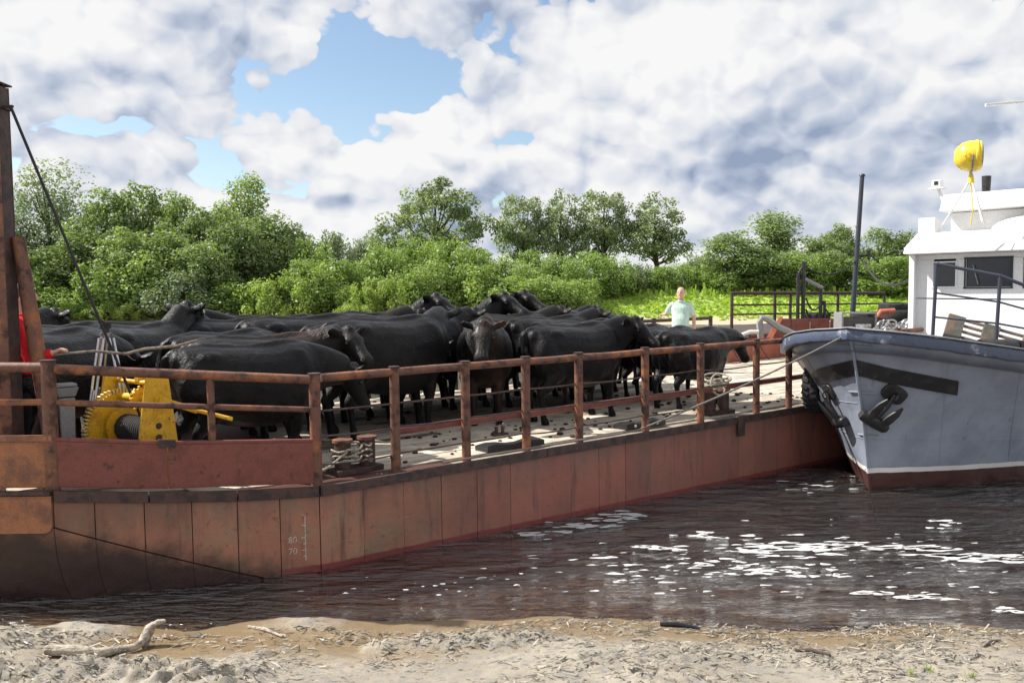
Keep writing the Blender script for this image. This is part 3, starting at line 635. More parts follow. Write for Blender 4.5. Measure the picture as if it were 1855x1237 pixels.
# ---------------------------------------------------------------- trees and bushes
def leaf_quads(C, Nrm, size, r):
    n = len(C); a = r.normal(size=(n, 3)); a -= (a * Nrm).sum(1, keepdims=True) * Nrm; a /= np.linalg.norm(a, axis=1, keepdims=True) + 1e-9
    b = np.cross(Nrm, a); s = size * r.uniform(0.6, 1.3, n); l = s[:, None] * a; w = (s * r.uniform(0.45, 0.75, n))[:, None] * b
    return np.stack([C - l, C - w + l * 0.1, C + l, C + w - l * 0.1], 1)
def make_tree(name, seed, H, crown, clumps, per, leaf, m_leaf, trunk_r, upright=0.0, trunk=True, droop=0.0, lobes=None, clump_r=(0.10, 0.17), spread=1.0):
    """crown = (base fraction, half width); leaves sit in clumps on limb ends through the crown's volume"""
    r = np.random.default_rng(seed); base, hw = crown
    cs = []
    if lobes is None: lobes = [(0, 0, (1 + base) / 2, 1.0, (1 - base) / 2)]
    tot = sum(l[3] ** 2 * l[4] for l in lobes)
    for (lx_, ly_, lz_, lw, lh) in lobes:
        k = max(3, int(round(clumps * lw ** 2 * lh / tot)))
        d = r.normal(size=(k, 3)); d /= np.linalg.norm(d, axis=1, keepdims=True); rad = r.uniform(0.35, 1.0, k) ** 0.45
        p = d * rad[:, None] * np.array([hw * lw, hw * lw, lh * H]) + np.array([lx_ * hw, ly_ * hw, lz_ * H]); cs.append(p)
    cs = np.concatenate(cs); cs[:, 2] = np.maximum(cs[:, 2], 0.06 * H)
    C = []; N = []; T = []
    for c in cs:
        k = int(per * r.uniform(0.6, 1.4)); rc = H * r.uniform(*clump_r)
        d = r.normal(size=(k, 3)); d /= np.linalg.norm(d, axis=1, keepdims=True)
        rad = rc * r.uniform(0.15, 1.0, k) ** 0.5
        p = c + d * rad[:, None] * np.array([spread, spread, 0.8 + upright]); p[:, 2] -= droop * rad * r.random(k)
        nn = d * 0.7 + r.normal(size=(k, 3)) * 0.6 + np.array([0, 0, 0.5]); nn /= np.linalg.norm(nn, axis=1, keepdims=True)
        C.append(p); N.append(nn); T.append(np.clip(r.normal(0.5, 0.18) + r.normal(0, 0.16, k), 0, 1))
    C = np.concatenate(C); N = np.concatenate(N); T = np.concatenate(T); ok = C[:, 2] > 0.02 * H; C, N, T = C[ok], N[ok], T[ok]
    cm = quads_mesh(name + '_crown', leaf_quads(C, N, leaf, r), T); cm.materials.append(m_leaf)
    mb = MB(); top = Vector((0, 0, H * 0.82))
    mb.tube([(0, 0, -0.5), (0.02 * H, 0, H * 0.25), (-0.01 * H, 0.01 * H, H * 0.5), top], [trunk_r * 1.25, trunk_r, trunk_r * 0.7, trunk_r * 0.15], 7)
    pick = r.permutation(len(cs))[: min(len(cs), 26)]
    for i in pick:
        c = Vector(cs[i]); z0 = max(0.10 * H, min(c.z * 0.62, H * 0.6)); q0 = Vector((0, 0, z0)); mid = (q0 + c) / 2 + Vector((0, 0, -0.03 * H))
        mb.tube([q0, mid, c], [trunk_r * 0.45, trunk_r * 0.28, trunk_r * 0.06], 5)
    tm = mb.mesh(name + '_trunk', True); tm.materials.append(BARK)
    return cm, tm, H
TREES = {
 'poplar_a': make_tree('poplar_a', 1, 14, (0.16, 6.4), 120, 95, 0.20, LEAF_DARK, 0.30, lobes=[(0, 0, 0.60, 0.72, 0.36), (-0.5, 0, 0.45, 0.55, 0.26), (0.5, 0.1, 0.44, 0.58, 0.28), (0.1, -0.3, 0.74, 0.5, 0.22)], clump_r=(0.06, 0.105)),
 'poplar_b': make_tree('poplar_b', 2, 14, (0.30, 4.0), 86, 90, 0.19, LEAF_DARK, 0.26, lobes=[(0, 0, 0.66, 0.85, 0.27), (-0.4, 0, 0.48, 0.6, 0.18), (0.45, 0, 0.52, 0.6, 0.2)], clump_r=(0.06, 0.10)),
 'poplar_c': make_tree('poplar_c', 3, 14, (0.34, 4.2), 78, 90, 0.19, LEAF_DARK, 0.28, lobes=[(0.05, 0, 0.74, 0.62, 0.22), (-0.25, 0, 0.52, 0.75, 0.2), (0.5, 0, 0.45, 0.6, 0.16)], clump_r=(0.06, 0.10)),
 'wood_a': make_tree('wood_a', 4, 11, (0.08, 3.6), 90, 95, 0.18, LEAF_MID, 0.18, lobes=[(0, 0, 0.52, 0.9, 0.42), (0.3, 0, 0.72, 0.55, 0.24), (-0.4, 0, 0.45, 0.6, 0.3)], clump_r=(0.075, 0.125)),
 'wood_b': make_tree('wood_b', 5, 12, (0.10, 2.9), 84, 95, 0.18, LEAF_MID, 0.18, upright=0.3, lobes=[(0, 0, 0.50, 0.95, 0.38), (0.1, 0, 0.80, 0.5, 0.18), (-0.35, 0, 0.38, 0.7, 0.26)], clump_r=(0.07, 0.115)),
 'wispy': make_tree('wispy', 6, 15, (0.12, 4.2), 120, 105, 0.16, LEAF_SILVER, 0.26, upright=1.0, lobes=[(0.1, 0, 0.80, 0.62, 0.18), (-0.35, 0, 0.55, 0.75, 0.28), (0.3, 0, 0.45, 0.7, 0.26), (0, 0, 0.2, 0.9, 0.16)], clump_r=(0.07, 0.12)),
 'slim': make_tree('slim', 8, 15, (0.15, 1.9), 66, 85, 0.17, LEAF_MID, 0.18, upright=0.4, lobes=[(0, 0, 0.74, 0.95, 0.22), (0, 0, 0.40, 0.9, 0.34)], clump_r=(0.055, 0.09)),
 'bush_a': make_tree('bush_a', 9, 5, (0.02, 2.7), 64, 95, 0.13, LEAF_BUSH, 0.07, upright=0.5, lobes=[(0, 0, 0.48, 0.95, 0.42), (0.4, 0, 0.55, 0.5, 0.36), (-0.5, 0, 0.40, 0.55, 0.34)], clump_r=(0.10, 0.17)),
 'bush_b': make_tree('bush_b', 10, 5, (0.02, 2.4), 64, 95, 0.13, LEAF_BUSH, 0.07, upright=0.7, lobes=[(0, 0, 0.5, 0.9, 0.45), (-0.35, 0.2, 0.66, 0.4, 0.28), (0.5, 0, 0.34, 0.55, 0.3)], clump_r=(0.09, 0.16)),
 'bush_s': make_tree('bush_s', 12, 4.5, (0.02, 2.5), 60, 95, 0.12, LEAF_SILVER, 0.06, upright=0.6, lobes=[(0, 0, 0.46, 0.95, 0.44), (0.35, 0, 0.6, 0.5, 0.3)], clump_r=(0.10, 0.16)),
 'bush_l': make_tree('bush_l', 13, 4, (0.02, 2.9), 60, 95, 0.12, LEAF_LIME, 0.06, upright=0.3, lobes=[(0, 0, 0.44, 1.0, 0.46)], clump_r=(0.11, 0.18)),
}
def tree(kind, name, cat, u, vtop, dist, wpx, label, group=None):
    cm, tm, H = TREES[kind]; p = at(u, 545, dist); z0 = bank_at(p.x, p.y)
    top = CAMZ + (545 - vtop) * dist / F_PX; hgt = max(1.0, top - z0); sz = hgt / H * 1.0
    co = np.empty(len(cm.vertices) * 3, np.float32); cm.vertices.foreach_get('co', co); ext = float(np.percentile(np.abs(co.reshape(-1, 3)[:, 0]), 98))
    zt = float(np.percentile(co.reshape(-1, 3)[:, 2], 99.6)); sz = hgt / zt
    sx = (wpx / 2 * dist / F_PX) / ext
    t = thing(name, label, cat, Matrix.Translation((p.x, p.y, z0 - 0.1)), group)
    t.scale = (sx, sx, sz); t.rotation_euler = (0, 0, 0 if kind.startswith('poplar') or kind == 'wispy' else random.uniform(0, 6.28))
    put('crown', cm, None, t); put('trunk', tm, None, t)
    return t
WOOD_L, WOOD_G = 'leafy green tree standing in the dense wood behind the cattle', 'trees of the wood beyond the bow'
BUSH_G = 'willow bushes along the far bank'
def bush_label(u): return 'pale green willow bush ' + ('between the dense wood and the broad poplar' if u < 690 else 'in front of the broad dark poplar' if u < 890 else 'in front of the row of four poplars' if u < 1125 else 'between the row of poplars and the meadow trees')
def wood_label(u): return 'leafy green tree ' + ('beside the feathery willows in the dense wood' if u < 200 else 'in the heart of the dense wood behind the winch' if u < 385 else 'crowding round the slender tall tree in the dense wood')
def meadow_label(u): return 'green leafy tree ' + ('beside the tallest tree behind the meadow' if u < 1460 else 'behind the tall blue pole and the pontoon' if u < 1600 else 'rising behind the white wheelhouse')
BUSH2_L, BUSH2_G = 'low green bush at the foot of the dense wood', 'bushes at the foot of the wood'
RT_L, RT_G = 'green leafy tree standing behind the meadow and the rusty pontoon', 'trees behind the meadow'
tree('wispy', 'willow_tree', 'tree', 92, 298, 112, 165, 'tall feathery grey green willow beside the rusty mast')
tree('wispy', 'willow_tree', 'tree', 18, 385, 108, 120, 'lower feathery willow standing right behind the rusty mast')
for u, v, w, k, d in ((190, 345, 135, 'wood_a', 108), (262, 338, 120, 'wood_b', 112), (322, 352, 110, 'wood_a', 110), (368, 382, 110, 'wood_b', 106), (405, 372, 90, 'wood_a', 109), (490, 388, 115, 'wood_b', 108), (530, 408, 105, 'wood_a', 112), (150, 420, 130, 'wood_b', 103), (440, 400, 110, 'wood_a', 104),
                   (300, 420, 130, 'wood_b', 101), (230, 415, 120, 'wood_a', 101), (375, 440, 110, 'wood_a', 100), (70, 450, 120, 'wood_b', 101)):
    tree(k, 'wood_tree', 'tree', u, v, d, w, wood_label(u), WOOD_G)
tree('slim', 'slender_tree', 'tree', 447, 318, 114, 78, 'slender tall tree rising above the rest of the dense wood')
for u, v, w, d in ((60, 500, 110, 98), (120, 520, 100, 97.5), (185, 478, 110, 98.5), (250, 455, 120, 99), (395, 505, 110, 98.5), (560, 470, 100, 101)):
    tree('bush_b', 'bush', 'bush', u, v, d, w, BUSH2_L, BUSH2_G)
tree('bush_s', 'silver_willow_bush', 'bush', 318, 490, 97, 125, 'rounded silvery green willow bush in front of the dense wood')
tree('bush_l', 'lime_bush', 'bush', 500, 500, 98, 125, 'dome shaped lime green bush standing on its own by the wood')
for u, v, w, d in ((195, 545, 70, 96.5), (130, 552, 80, 96.5), (235, 548, 60, 96.5), (640, 548, 60, 97)):
    tree('bush_l', 'low_shrub', 'shrub', u, v, d, w, 'low yellow green shrub on the sandy far shore', 'low shrubs on the far shore')
for u, v, w, d, k in ((565, 432, 80, 106, 'bush_b'), (612, 420, 75, 116, 'bush_s'), (655, 432, 60, 118, 'bush_s'), (600, 470, 90, 104, 'bush_b'), (655, 470, 90, 106, 'bush_a'), (705, 445, 100, 108, 'bush_a'), (752, 432, 100, 110, 'bush_b'), (822, 434, 105, 108, 'bush_a'), (880, 452, 95, 110, 'bush_b'),
                      (930, 470, 100, 108, 'bush_a'), (975, 455, 95, 112, 'bush_b'), (1020, 462, 90, 109, 'bush_a'), (1065, 455, 90, 113, 'bush_b'), (1110, 462, 80, 114, 'bush_a'), (850, 480, 110, 104, 'bush_b'), (770, 475, 110, 104, 'bush_a'), (930, 500, 120, 103, 'bush_b'), (1000, 502, 110, 103, 'bush_a'), (1050, 505, 90, 104, 'bush_b'),
                      (1150, 478, 75, 118, 'bush_s'), (1190, 482, 70, 118, 'bush_b'), (1230, 476, 70, 120, 'bush_a'), (1268, 462, 60, 122, 'bush_s'), (1130, 500, 70, 116, 'bush_b'), (700, 500, 90, 101, 'bush_l'), (650, 515, 80, 100, 'bush_l'), (1295, 470, 70, 119, 'bush_b')):
    tree(k, 'willow_bush', 'bush', u, v, d, w, bush_label(u), BUSH_G)
tree('poplar_a', 'poplar_tree', 'tree', 790, 328, 134, 232, 'broad dark poplar with the widest crown above the willow bushes')
POP_L, POP_G = 'dark poplar in the row of four standing above the willow bushes', 'row of four dark poplars'
for u, v, w, k in ((948, 356, 92, 'poplar_b'), (1016, 350, 88, 'poplar_c'), (1094, 348, 104, 'poplar_b'), (1186, 356, 118, 'poplar_c')):
    tree(k, 'poplar_tree', 'tree', u, v, 138, w, POP_L, POP_G)
tree('slim', 'meadow_tree', 'tree', 1404, 384, 128, 96, 'tallest tree behind the meadow, with a pointed dark crown')
for u, v, w, k, d in ((1335, 420, 120, 'wood_a', 118), (1372, 450, 110, 'wood_b', 117), (1480, 428, 90, 'wood_b', 122), (1524, 408, 90, 'wood_a', 124), (1590, 414, 80, 'wood_b', 126), (1638, 420, 70, 'wood_b', 126), (1430, 455, 90, 'wood_a', 119), (1500, 455, 110, 'wood_a', 118), (1690, 430, 110, 'wood_b', 124), (1760, 440, 120, 'wood_a', 122), (1850, 430, 130, 'wood_b', 122)):
    tree(k, 'meadow_tree', 'tree', u, v, d, w, meadow_label(u), RT_G)
for u, v, w, d in ((1330, 490, 90, 117), (1460, 462, 90, 116), (1560, 470, 100, 115), (1625, 465, 110, 114), (1590, 500, 100, 113), (1690, 470, 120, 114), (1400, 500, 90, 117)):
    tree(random.choice(('bush_a', 'bush_b')), 'meadow_bush', 'bush', u, v, d, w, 'bright green bush at the back edge of the meadow', 'bushes at the back of the meadow')

# ---------------------------------------------------------------- barge
barge = thing('barge', 'long rust red cattle barge with plank deck moored at the shore', 'barge', MBARGE)
def zk(x): return -0.55 if x >= 0 else min(0.70, -0.16 + 0.86 * min(1.15, -x / 2.19) ** 1.15)
OUT = [(BL, 0.0)] + [(BL * k / 6, 0.0) for k in range(5, -1, -1)] + [(-2.19 * k / 6, 0.594 * k / 6) for k in range(1, 7)] + [(-2.19 - k / 3, 0.594 + 0.826 * k / 3) for k in range(1, 4)]
OUT += [(x, BW - y) for x, y in reversed(OUT)]
def inner(p, k):                         # shrink towards the barge's middle line
    x, y = p; return (min(max(x + (0.01 if x < 0 else 0), -3.17), BL - 0.01), y + k if y < 3 else y - k)
ins = [inner(p, 0.012) for p in OUT]
rk = lambda x: min(1.3, max(0.0, -x / 2.19))
top = [(x, y, zdeck(x) - 0.045) for x, y in ins]
kn = [(x, y, zk(x)) for x, y in ins]
def turn(x, y, q):                       # q 0..1 round the turn of the bow from knuckle to bottom
    a_ = q * math.pi / 2; k = rk(x); z = zk(x); w = 1 - math.cos(a_) if x < 0 else 0.0
    return (x + 0.95 * k * w, y + (0.42 if y < 3 else -0.42) * k * w, z + (-0.62 - z) * math.sin(a_))
mb = MB(); n = len(OUT); qs = [1 / 6 * k for k in range(1, 7)]
mb.add(top + kn + [turn(x, y, q) for q in qs for x, y in ins], [tuple(range(n)), tuple(range(8 * n - 1, 7 * n - 1, -1))] + [(r_ * n + i, r_ * n + (i + 1) % n, (r_ + 1) * n + (i + 1) % n, (r_ + 1) * n + i) for r_ in range(7) for i in range(n)])
mb.build('hull', HULL_DARK, barge)
def quad_slab(name, p4, m, thick, parent, nrm):
    nrm = Vector(nrm).normalized() * thick; a = [Vector(p) for p in p4]
    mb = MB(); mb.add(a + [p + nrm for p in a], [(0, 1, 2, 3), (7, 6, 5, 4), (0, 4, 5, 1), (1, 5, 6, 2), (2, 6, 7, 3), (3, 7, 4, 0)])
    return mb.build(name, m, parent, bevel=0.004)
def hull_material():
    """oxide plating seen as one skin: tan and scuffed at the bow, redder aft; the raked foot is darkened by painted overhang shade and slime"""
    m = bpy.data.materials.new('weathered_hull_plating'); m.use_nodes = True; q = NG(m.node_tree); b = m.node_tree.nodes['Principled BSDF']
    tcn = q.new('ShaderNodeTexCoord'); tcn.object = barge; co = tcn.outputs['Object']; s_ = q.new('ShaderNodeSeparateXYZ'); q.put(s_.inputs[0], co)
    aft = q.ramp(q.math('ADD', s_.outputs[0], q.math('MULTIPLY', q.math('SUBTRACT', q.noise(co, 0.9, 5), 0.5), 5.0)), -0.3, 3.4)
    c = q.mix(aft, q.mix(q.ramp(q.noise(co, 2.6, 6, 0.62), 0.42, 0.62), (0.35, 0.15, 0.092, 1), (0.27, 0.165, 0.10, 1)), q.mix(q.ramp(q.noise(co, 1.8, 6, 0.62), 0.40, 0.64), (0.275, 0.095, 0.068, 1), (0.225, 0.098, 0.068, 1)))
    c = q.mix(q.ramp(q.noise(q.scale(co, (1.6, 1.6, 0.22)), 4.2, 7, 0.66), 0.50, 0.72, 0, 0.85), c, (0.105, 0.045, 0.034, 1))
    c = q.mix(q.ramp(q.noise(co, 17, 6, 0.65), 0.57, 0.68, 0, 0.6), c, (0.15, 0.07, 0.048, 1))
    c = q.mix(q.ramp(q.noise(q.scale(co, (0.25, 0.25, 6)), 6, 4, 0.6), 0.66, 0.74, 0, 0.5), c, (0.42, 0.27, 0.20, 1))
    grime = q.ramp(q.math('ADD', s_.outputs[2], q.math('MULTIPLY', q.math('SUBTRACT', q.noise(q.scale(co, (2.5, 2.5, 0.5)), 3, 6), 0.5), 0.7)), 0.42, 0.80, 0, 0.55)
    c = q.mix(grime, c, (0.12, 0.07, 0.055, 1))
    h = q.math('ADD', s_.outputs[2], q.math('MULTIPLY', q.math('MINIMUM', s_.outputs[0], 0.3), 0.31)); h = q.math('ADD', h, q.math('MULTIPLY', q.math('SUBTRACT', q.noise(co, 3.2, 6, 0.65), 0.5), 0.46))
    foot_shade = q.math('MULTIPLY', q.ramp(h, 0.10, -0.20), q.ramp(s_.outputs[0], 0.1, -0.35))  # shade under the bow overhang painted in, with some wet slime
    c = q.mix(foot_shade, c, q.mix(q.noise(co, 4, 5), (0.014, 0.010, 0.010, 1), (0.06, 0.026, 0.019, 1)))
    zt = q.math('ADD', s_.outputs[2], q.math('MULTIPLY', s_.outputs[0], 0.0175))
    red = q.ramp(q.math('ADD', zt, q.math('MULTIPLY', q.noise(co, 8, 4), 0.03)), 0.085, 0.06)
    c = q.mix(q.math('MULTIPLY', red, q.ramp(foot_shade, 1, 0)), c, (0.17, 0.03, 0.026, 1))
    rv = q.ramp(q.new('ShaderNodeObjectInfo').outputs['Random'], 0, 1, 0.90, 1.08); cm = q.new('ShaderNodeCombineColor')
    for i in range(3): q.put(cm.inputs[i], rv)
    q.put(b.inputs['Base Color'], q.mix(1.0, c, cm.outputs[0], 'MULTIPLY')); b.inputs['Roughness'].default_value = 0.55
    bn = q.new('ShaderNodeBump'); bn.inputs['Strength'].default_value = 0.8; bn.inputs['Distance'].default_value = 0.03; q.put(bn.inputs['Height'], q.math('ADD', q.noise(co, 3.2, 3), q.math('MULTIPLY', q.noise(co, 40, 4), 0.12))); q.l.new(bn.outputs[0], b.inputs['Normal'])
    return m
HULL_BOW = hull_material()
PW = 0.47; xs = np.arange(0.003, BL - PW, PW + 0.005); plate_me = {}
for i, x in enumerate(xs):
    m = HULL_BOW
    if m not in plate_me:
        b = MB(); b.box((PW / 2, -0.006, (DECK_Z - 0.085 - 0.5) / 2), (PW, 0.013, DECK_Z - 0.085 + 0.5)); plate_me[m] = b.mesh('hull_plate'); plate_me[m].materials.append(m)
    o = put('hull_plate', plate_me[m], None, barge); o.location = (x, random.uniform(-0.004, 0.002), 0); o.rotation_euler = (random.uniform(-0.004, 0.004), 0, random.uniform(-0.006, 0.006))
bow_u = [0.0, 0.165, 0.335, 0.51, 0.685, 0.86, 1.0]
def bp(t, y_out=0.0): return (-2.19 * t - 0.262 * y_out, 0.594 * t - 0.965 * y_out)
for a, b in zip(bow_u[:-1], bow_u[1:]):
    a2, b2 = a + 0.0015, b - 0.0015; (xa, ya), (xb, yb) = bp(a2), bp(b2)
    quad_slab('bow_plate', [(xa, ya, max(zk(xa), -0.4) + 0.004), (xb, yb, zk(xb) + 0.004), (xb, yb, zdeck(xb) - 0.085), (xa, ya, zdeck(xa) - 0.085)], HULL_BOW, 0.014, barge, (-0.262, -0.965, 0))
# rounded bottom plates under the bow, one column each
BT = [bp(t) for t in bow_u] + [P3_ for P3_ in ((-2.69, 1.007), (-3.17, 1.40))]
for (xa, ya), (xb, yb) in zip(BT[:-1], BT[1:]):
    if zk(xb) < -0.1: continue
    f = MB(); vs_ = []
    for q in [0.0 + 1.0 * k / 8 for k in range(9)]:
        for (x_, y_) in ((xa * 0.995 + xb * 0.005, ya * 0.995 + yb * 0.005), (xb * 0.995 + xa * 0.005, yb * 0.995 + ya * 0.005)):
            p = Vector(turn(x_, y_, q)); vs_.append(p + Vector((-0.006, -0.012, -0.006)))
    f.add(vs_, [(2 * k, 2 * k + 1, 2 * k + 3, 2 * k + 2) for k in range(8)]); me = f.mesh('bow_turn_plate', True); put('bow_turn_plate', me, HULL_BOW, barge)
# gunwale strip
def strip(p, q, z0, z1, wid, name, m, off=0.0):
    (xa, ya), (xb, yb) = p, q; d = Vector((xb - xa, yb - ya, 0)).normalized(); nn = Vector((d.y, -d.x, 0))
    if nn.y > 0: nn = -nn
    a = Vector((xa, ya, 0)) + nn * off; b = Vector((xb, yb, 0)) + nn * off
    quad_slab(name, [a + Vector((0, 0, zdeck(xa) + z0)), b + Vector((0, 0, zdeck(xb) + z0)), b + Vector((0, 0, zdeck(xb) + z1)), a + Vector((0, 0, zdeck(xa) + z1))], m, wid, barge, nn)
for k in range(6): strip((BL * k / 6 + 0.002, 0), (BL * (k + 1) / 6 - 0.002, 0), -0.085, 0.012, 0.045, 'gunwale_strip', RUST_DARK)
for k in range(3): strip(bp(k / 3 + 0.003), bp((k + 1) / 3 - 0.003), -0.085, 0.012, 0.045, 'gunwale_strip', RUST_DARK)
mb = MB(); mb.box((BL / 2, 0.14, DECK_Z - 0.03), (BL - 0.1, 0.28, 0.012)); mb.build('deck_margin', mat('trodden_deck_steel', (0.30, 0.255, 0.205), 0.85, 0.2, vary=(2.5, (0.16, 0.135, 0.115), 0.42, 0.62), vary2=(14, (0.46, 0.40, 0.31), 0.55, 0.7)), barge)
# deck planks
def row_start(y):
    y = min(y, BW - y)
    return -y * 2.19 / 0.594 if y < 0.594 else (-2.19 - (y - 0.594) / 0.826 if y < 1.42 else -3.19)
PK = 0.185; y = 0.30; pk = 0
while y < BW - 0.30:
    cuts = [max(row_start(y + 0.02), row_start(y + PK - 0.02)) + 0.06, -2.2, -1.1, 0.0]; x = random.uniform(1.2, 3.4)
    while x < BL - 1.0: cuts.append(x); x += random.uniform(3.2, 4.6)
    cuts.append(BL - 0.05); cuts = sorted(c for c in set(cuts) if c >= max(row_start(y + 0.02), row_start(y + PK - 0.02)) + 0.05)
    for a, b in zip(cuts[:-1], cuts[1:]):
        if b - a < 0.15: continue
        dz = random.uniform(-0.004, 0.005); a += 0.003; b -= 0.003; y0, y1 = y + 0.004, y + PK - 0.004
        m = MB(); za, zb = zdeck(a) + dz, zdeck(b) + dz
        m.add([(a, y0, za - 0.04), (b, y0, zb - 0.04), (b, y1, zb - 0.04), (a, y1, za - 0.04), (a, y0, za), (b, y0, zb), (b, y1, zb), (a, y1, za)], [(0, 3, 2, 1), (4, 5, 6, 7), (0, 1, 5, 4), (1, 2, 6, 5), (2, 3, 7, 6), (3, 0, 4, 7)])
        m.build('deck_plank', (WOOD_SHADE_SOILED if pk % 4 else WOOD) if 1.75 < y < 5.5 and b < 9.5 else (WOOD if pk % 3 else WOOD2), barge); pk += 1
    y += PK
# bulwark panels
BUL_H = 0.43
for a, b in ((0.005, 0.585), (0.592, 0.985)):
    strip(bp(a), bp(b + 0.005), 0.03, BUL_H, 0.012, 'bulwark_panel', RUST_RED, -0.05)
    strip(bp(a), bp(b), BUL_H + 0.002, BUL_H + 0.03, 0.05, 'bulwark_cap', RUST_RED, -0.085)
strip(bp(0.56), bp(0.625), BUL_H - 0.02, BUL_H + 0.05, 0.03, 'bulwark_bracket', RUST_DARK, -0.03)
P2, P3 = (-2.19, 0.594), (-3.19, 1.42)
strip(P2, P3, 0.03, BUL_H, 0.012, 'bulwark_panel', RUST_ORANGE, -0.04)
strip(P2, P3, BUL_H + 0.002, BUL_H + 0.05, 0.06, 'bulwark_cap', RUST_ORANGE, -0.07)
strip(P2, P3, -0.02, 0.015, 0.06, 'gunwale_strip', RUST_DARK)
d = Vector((P3[0] - P2[0], P3[1] - P2[1], 0)).normalized(); nn = Vector((d.y, -d.x, 0)); nn = -nn if nn.y > 0 else nn
Mx = Matrix(((d.x, 0, nn.x, P2[0]), (d.y, 0, nn.y, P2[1]), (0, 1, 0, zdeck(-2.19)), (0, 0, 0, 1)))
poly = [(1.25, -0.03), (0.0, -0.03), (0.0, -0.28)] + [(0.07 - 0.07 * math.cos(t), -0.28 - 0.07 * math.sin(t)) for t in (0.4, 0.8, 1.2, 1.57)] + [(1.25, -0.35)]
mb = MB(); mb.prism(poly, 0.0, 0.035, Mx); mb.build('rake_plate', RUST_ORANGE, barge)
# far side bulwark near the stern and stern bulwark
mb = MB(); mb.box((15.6, BW - 0.06, DECK_Z + 0.26), (3.6, 0.014, 0.50)); mb.build('bulwark_panel', mat('sunlit_red_lead_paint', (0.42, 0.13, 0.075), 0.6, 0.3, vary=(2.5, (0.32, 0.09, 0.055), 0.45, 0.62)), barge)  # brighter copy of the red oxide, sunlight put into the colour
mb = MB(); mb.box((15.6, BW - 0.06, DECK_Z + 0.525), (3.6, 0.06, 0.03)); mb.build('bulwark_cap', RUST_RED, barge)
for x in (14.4, 15.6, 16.8):
    mb = MB(); mb.tube([(x, BW - 0.08, DECK_Z + 0.48), (x, BW - 0.45, DECK_Z + 0.01)], 0.02, 6); mb.build('bulwark_stay', RUST_RED, barge)
# draught marks
mk = MB()
xm = 0.03 - 0.30; 
def mark_pt(t, z): x_, y_ = bp(t, 0.0165); return Vector((x_, y_, z))
def mark_quad(t0, t1, z0, z1): mk.add([mark_pt(t0, z0), mark_pt(t1, z0), mark_pt(t1, z1), mark_pt(t0, z1)], [(0, 1, 2, 3)])
mark_quad(0.061, 0.065, 0.12, 0.56)
for z, l in ((0.16, 0.008), (0.22, 0.015), (0.28, 0.008), (0.34, 0.015), (0.46, 0.015), (0.56, 0.012)): mark_quad(0.065, 0.065 + l, z, z + 0.008)
mk.build('draught_scale', WHITE_MARK, barge)
def text_mesh(s, size):
    cu = bpy.data.curves.new('t', 'FONT'); cu.body = s; cu.size = size; cu.extrude = 0.001; o = bpy.data.objects.new('t', cu); COL.objects.link(o)
    dg = bpy.context.evaluated_depsgraph_get(); dg.update(); me = bpy.data.meshes.new_from_object(o.evaluated_get(dg)); bpy.data.objects.remove(o); return me
for s, z in (('80', 0.305), ('70', 0.195)):
    o = put('draught_numeral', text_mesh(s, 0.085), WHITE_MARK, barge); p = mark_pt(0.135, z)
    o.matrix_local = Matrix.Translation(p) @ Matrix.Rotation(math.atan2(-0.594, 2.19), 4, 'Z') @ Matrix.Rotation(R(90), 4, 'X')
# dark flap plate hanging over the side under the aft bollard
XB2 = deck_x(1312, 0.3)
mb = MB(); mb.box((XB2 - 0.05, -0.055, DECK_Z - 0.12), (0.16, 0.012, 0.30)); mb.build('side_flap', RUST_DARK, barge)

# ---------------------------------------------------------------- railings
RH = 1.08
def post(parent, p, h, r, m=RUST, name='post'):
    mb = MB(); mb.tube([p, p + Vector((0, 0, h))], r, 12); o = mb.build(name, m, parent, True)
    c = MB(); c.tube([p + Vector((0, 0, h + 0.001)), p + Vector((0, 0, h + 0.016))], r * 1.12, 12); c.build('cap', RUST_DARK, o, True)
    return o
def rail(parent, a, b, r, m=RUST, name='rail', sag=0.0):
    a, b = Vector(a), Vector(b); pts = [a + (b - a) * k / 6 + Vector((0, 0, -sag * math.sin(math.pi * k / 6))) for k in range(7)]
    mb = MB(); mb.tube(pts, r, 10 if r > 0.02 else 6); return mb.build(name, m, parent, True)
rail_m = MBARGE
side = thing('side_railing', 'rusty pipe railing along the near side of the barge deck', 'railing', MBARGE)
YR = 0.15; pu = [716, 844.5, 954, 1050, 1170.5, 1271, 1372, 1431]
px_ = [0.10] + [deck_x(u, YR) for u in pu]; px_ += [px_[-1] + 1.15 * k for k in (1, 2, 3, 4)]
for i, x in enumerate(px_):
    if i: post(side, Vector((x, YR, zdeck(x) - 0.03)), RH + 0.03, 0.052)
for a, b in zip(px_[:-1], px_[1:]):
    rail(side, (a + 0.03, YR, DECK_Z + RH - 0.045), (b - 0.03, YR, DECK_Z + RH - 0.045), 0.042, RUST, 'top_rail', random.uniform(-0.004, 0.008))
    for z, r_, nm in ((0.71, 0.011, 'rod'), (0.46, 0.012, 'rod'), (0.18, 0.010, 'rod')):
        if z == 0.18 and (a > px_[5] or random.random() < 0.12): continue
        rail(side, (a, YR + 0.01, DECK_Z + z), (b, YR + 0.01, DECK_Z + z + random.uniform(-0.015, 0.015)), r_, RUST_DARK, nm, random.uniform(0, 0.02))
x0, x1 = px_[1] + 0.03, deck_x(1291, YR + 0.07)
cut = [x0, px_[3] - 0.03, px_[5], x1]
for a, b in zip(cut[:-1], cut[1:]): rail(side, (a, YR + 0.085, DECK_Z + 0.40), (b - 0.004, YR + 0.085, DECK_Z + 0.41), 0.042, RUST_RED, 'fender_pipe')
rail(side, (deck_x(1318, YR + .08), YR + 0.085, DECK_Z + 0.42), (px_[-2], YR + 0.085, DECK_Z + 0.44), 0.042, RUST_RED, 'fender_pipe')

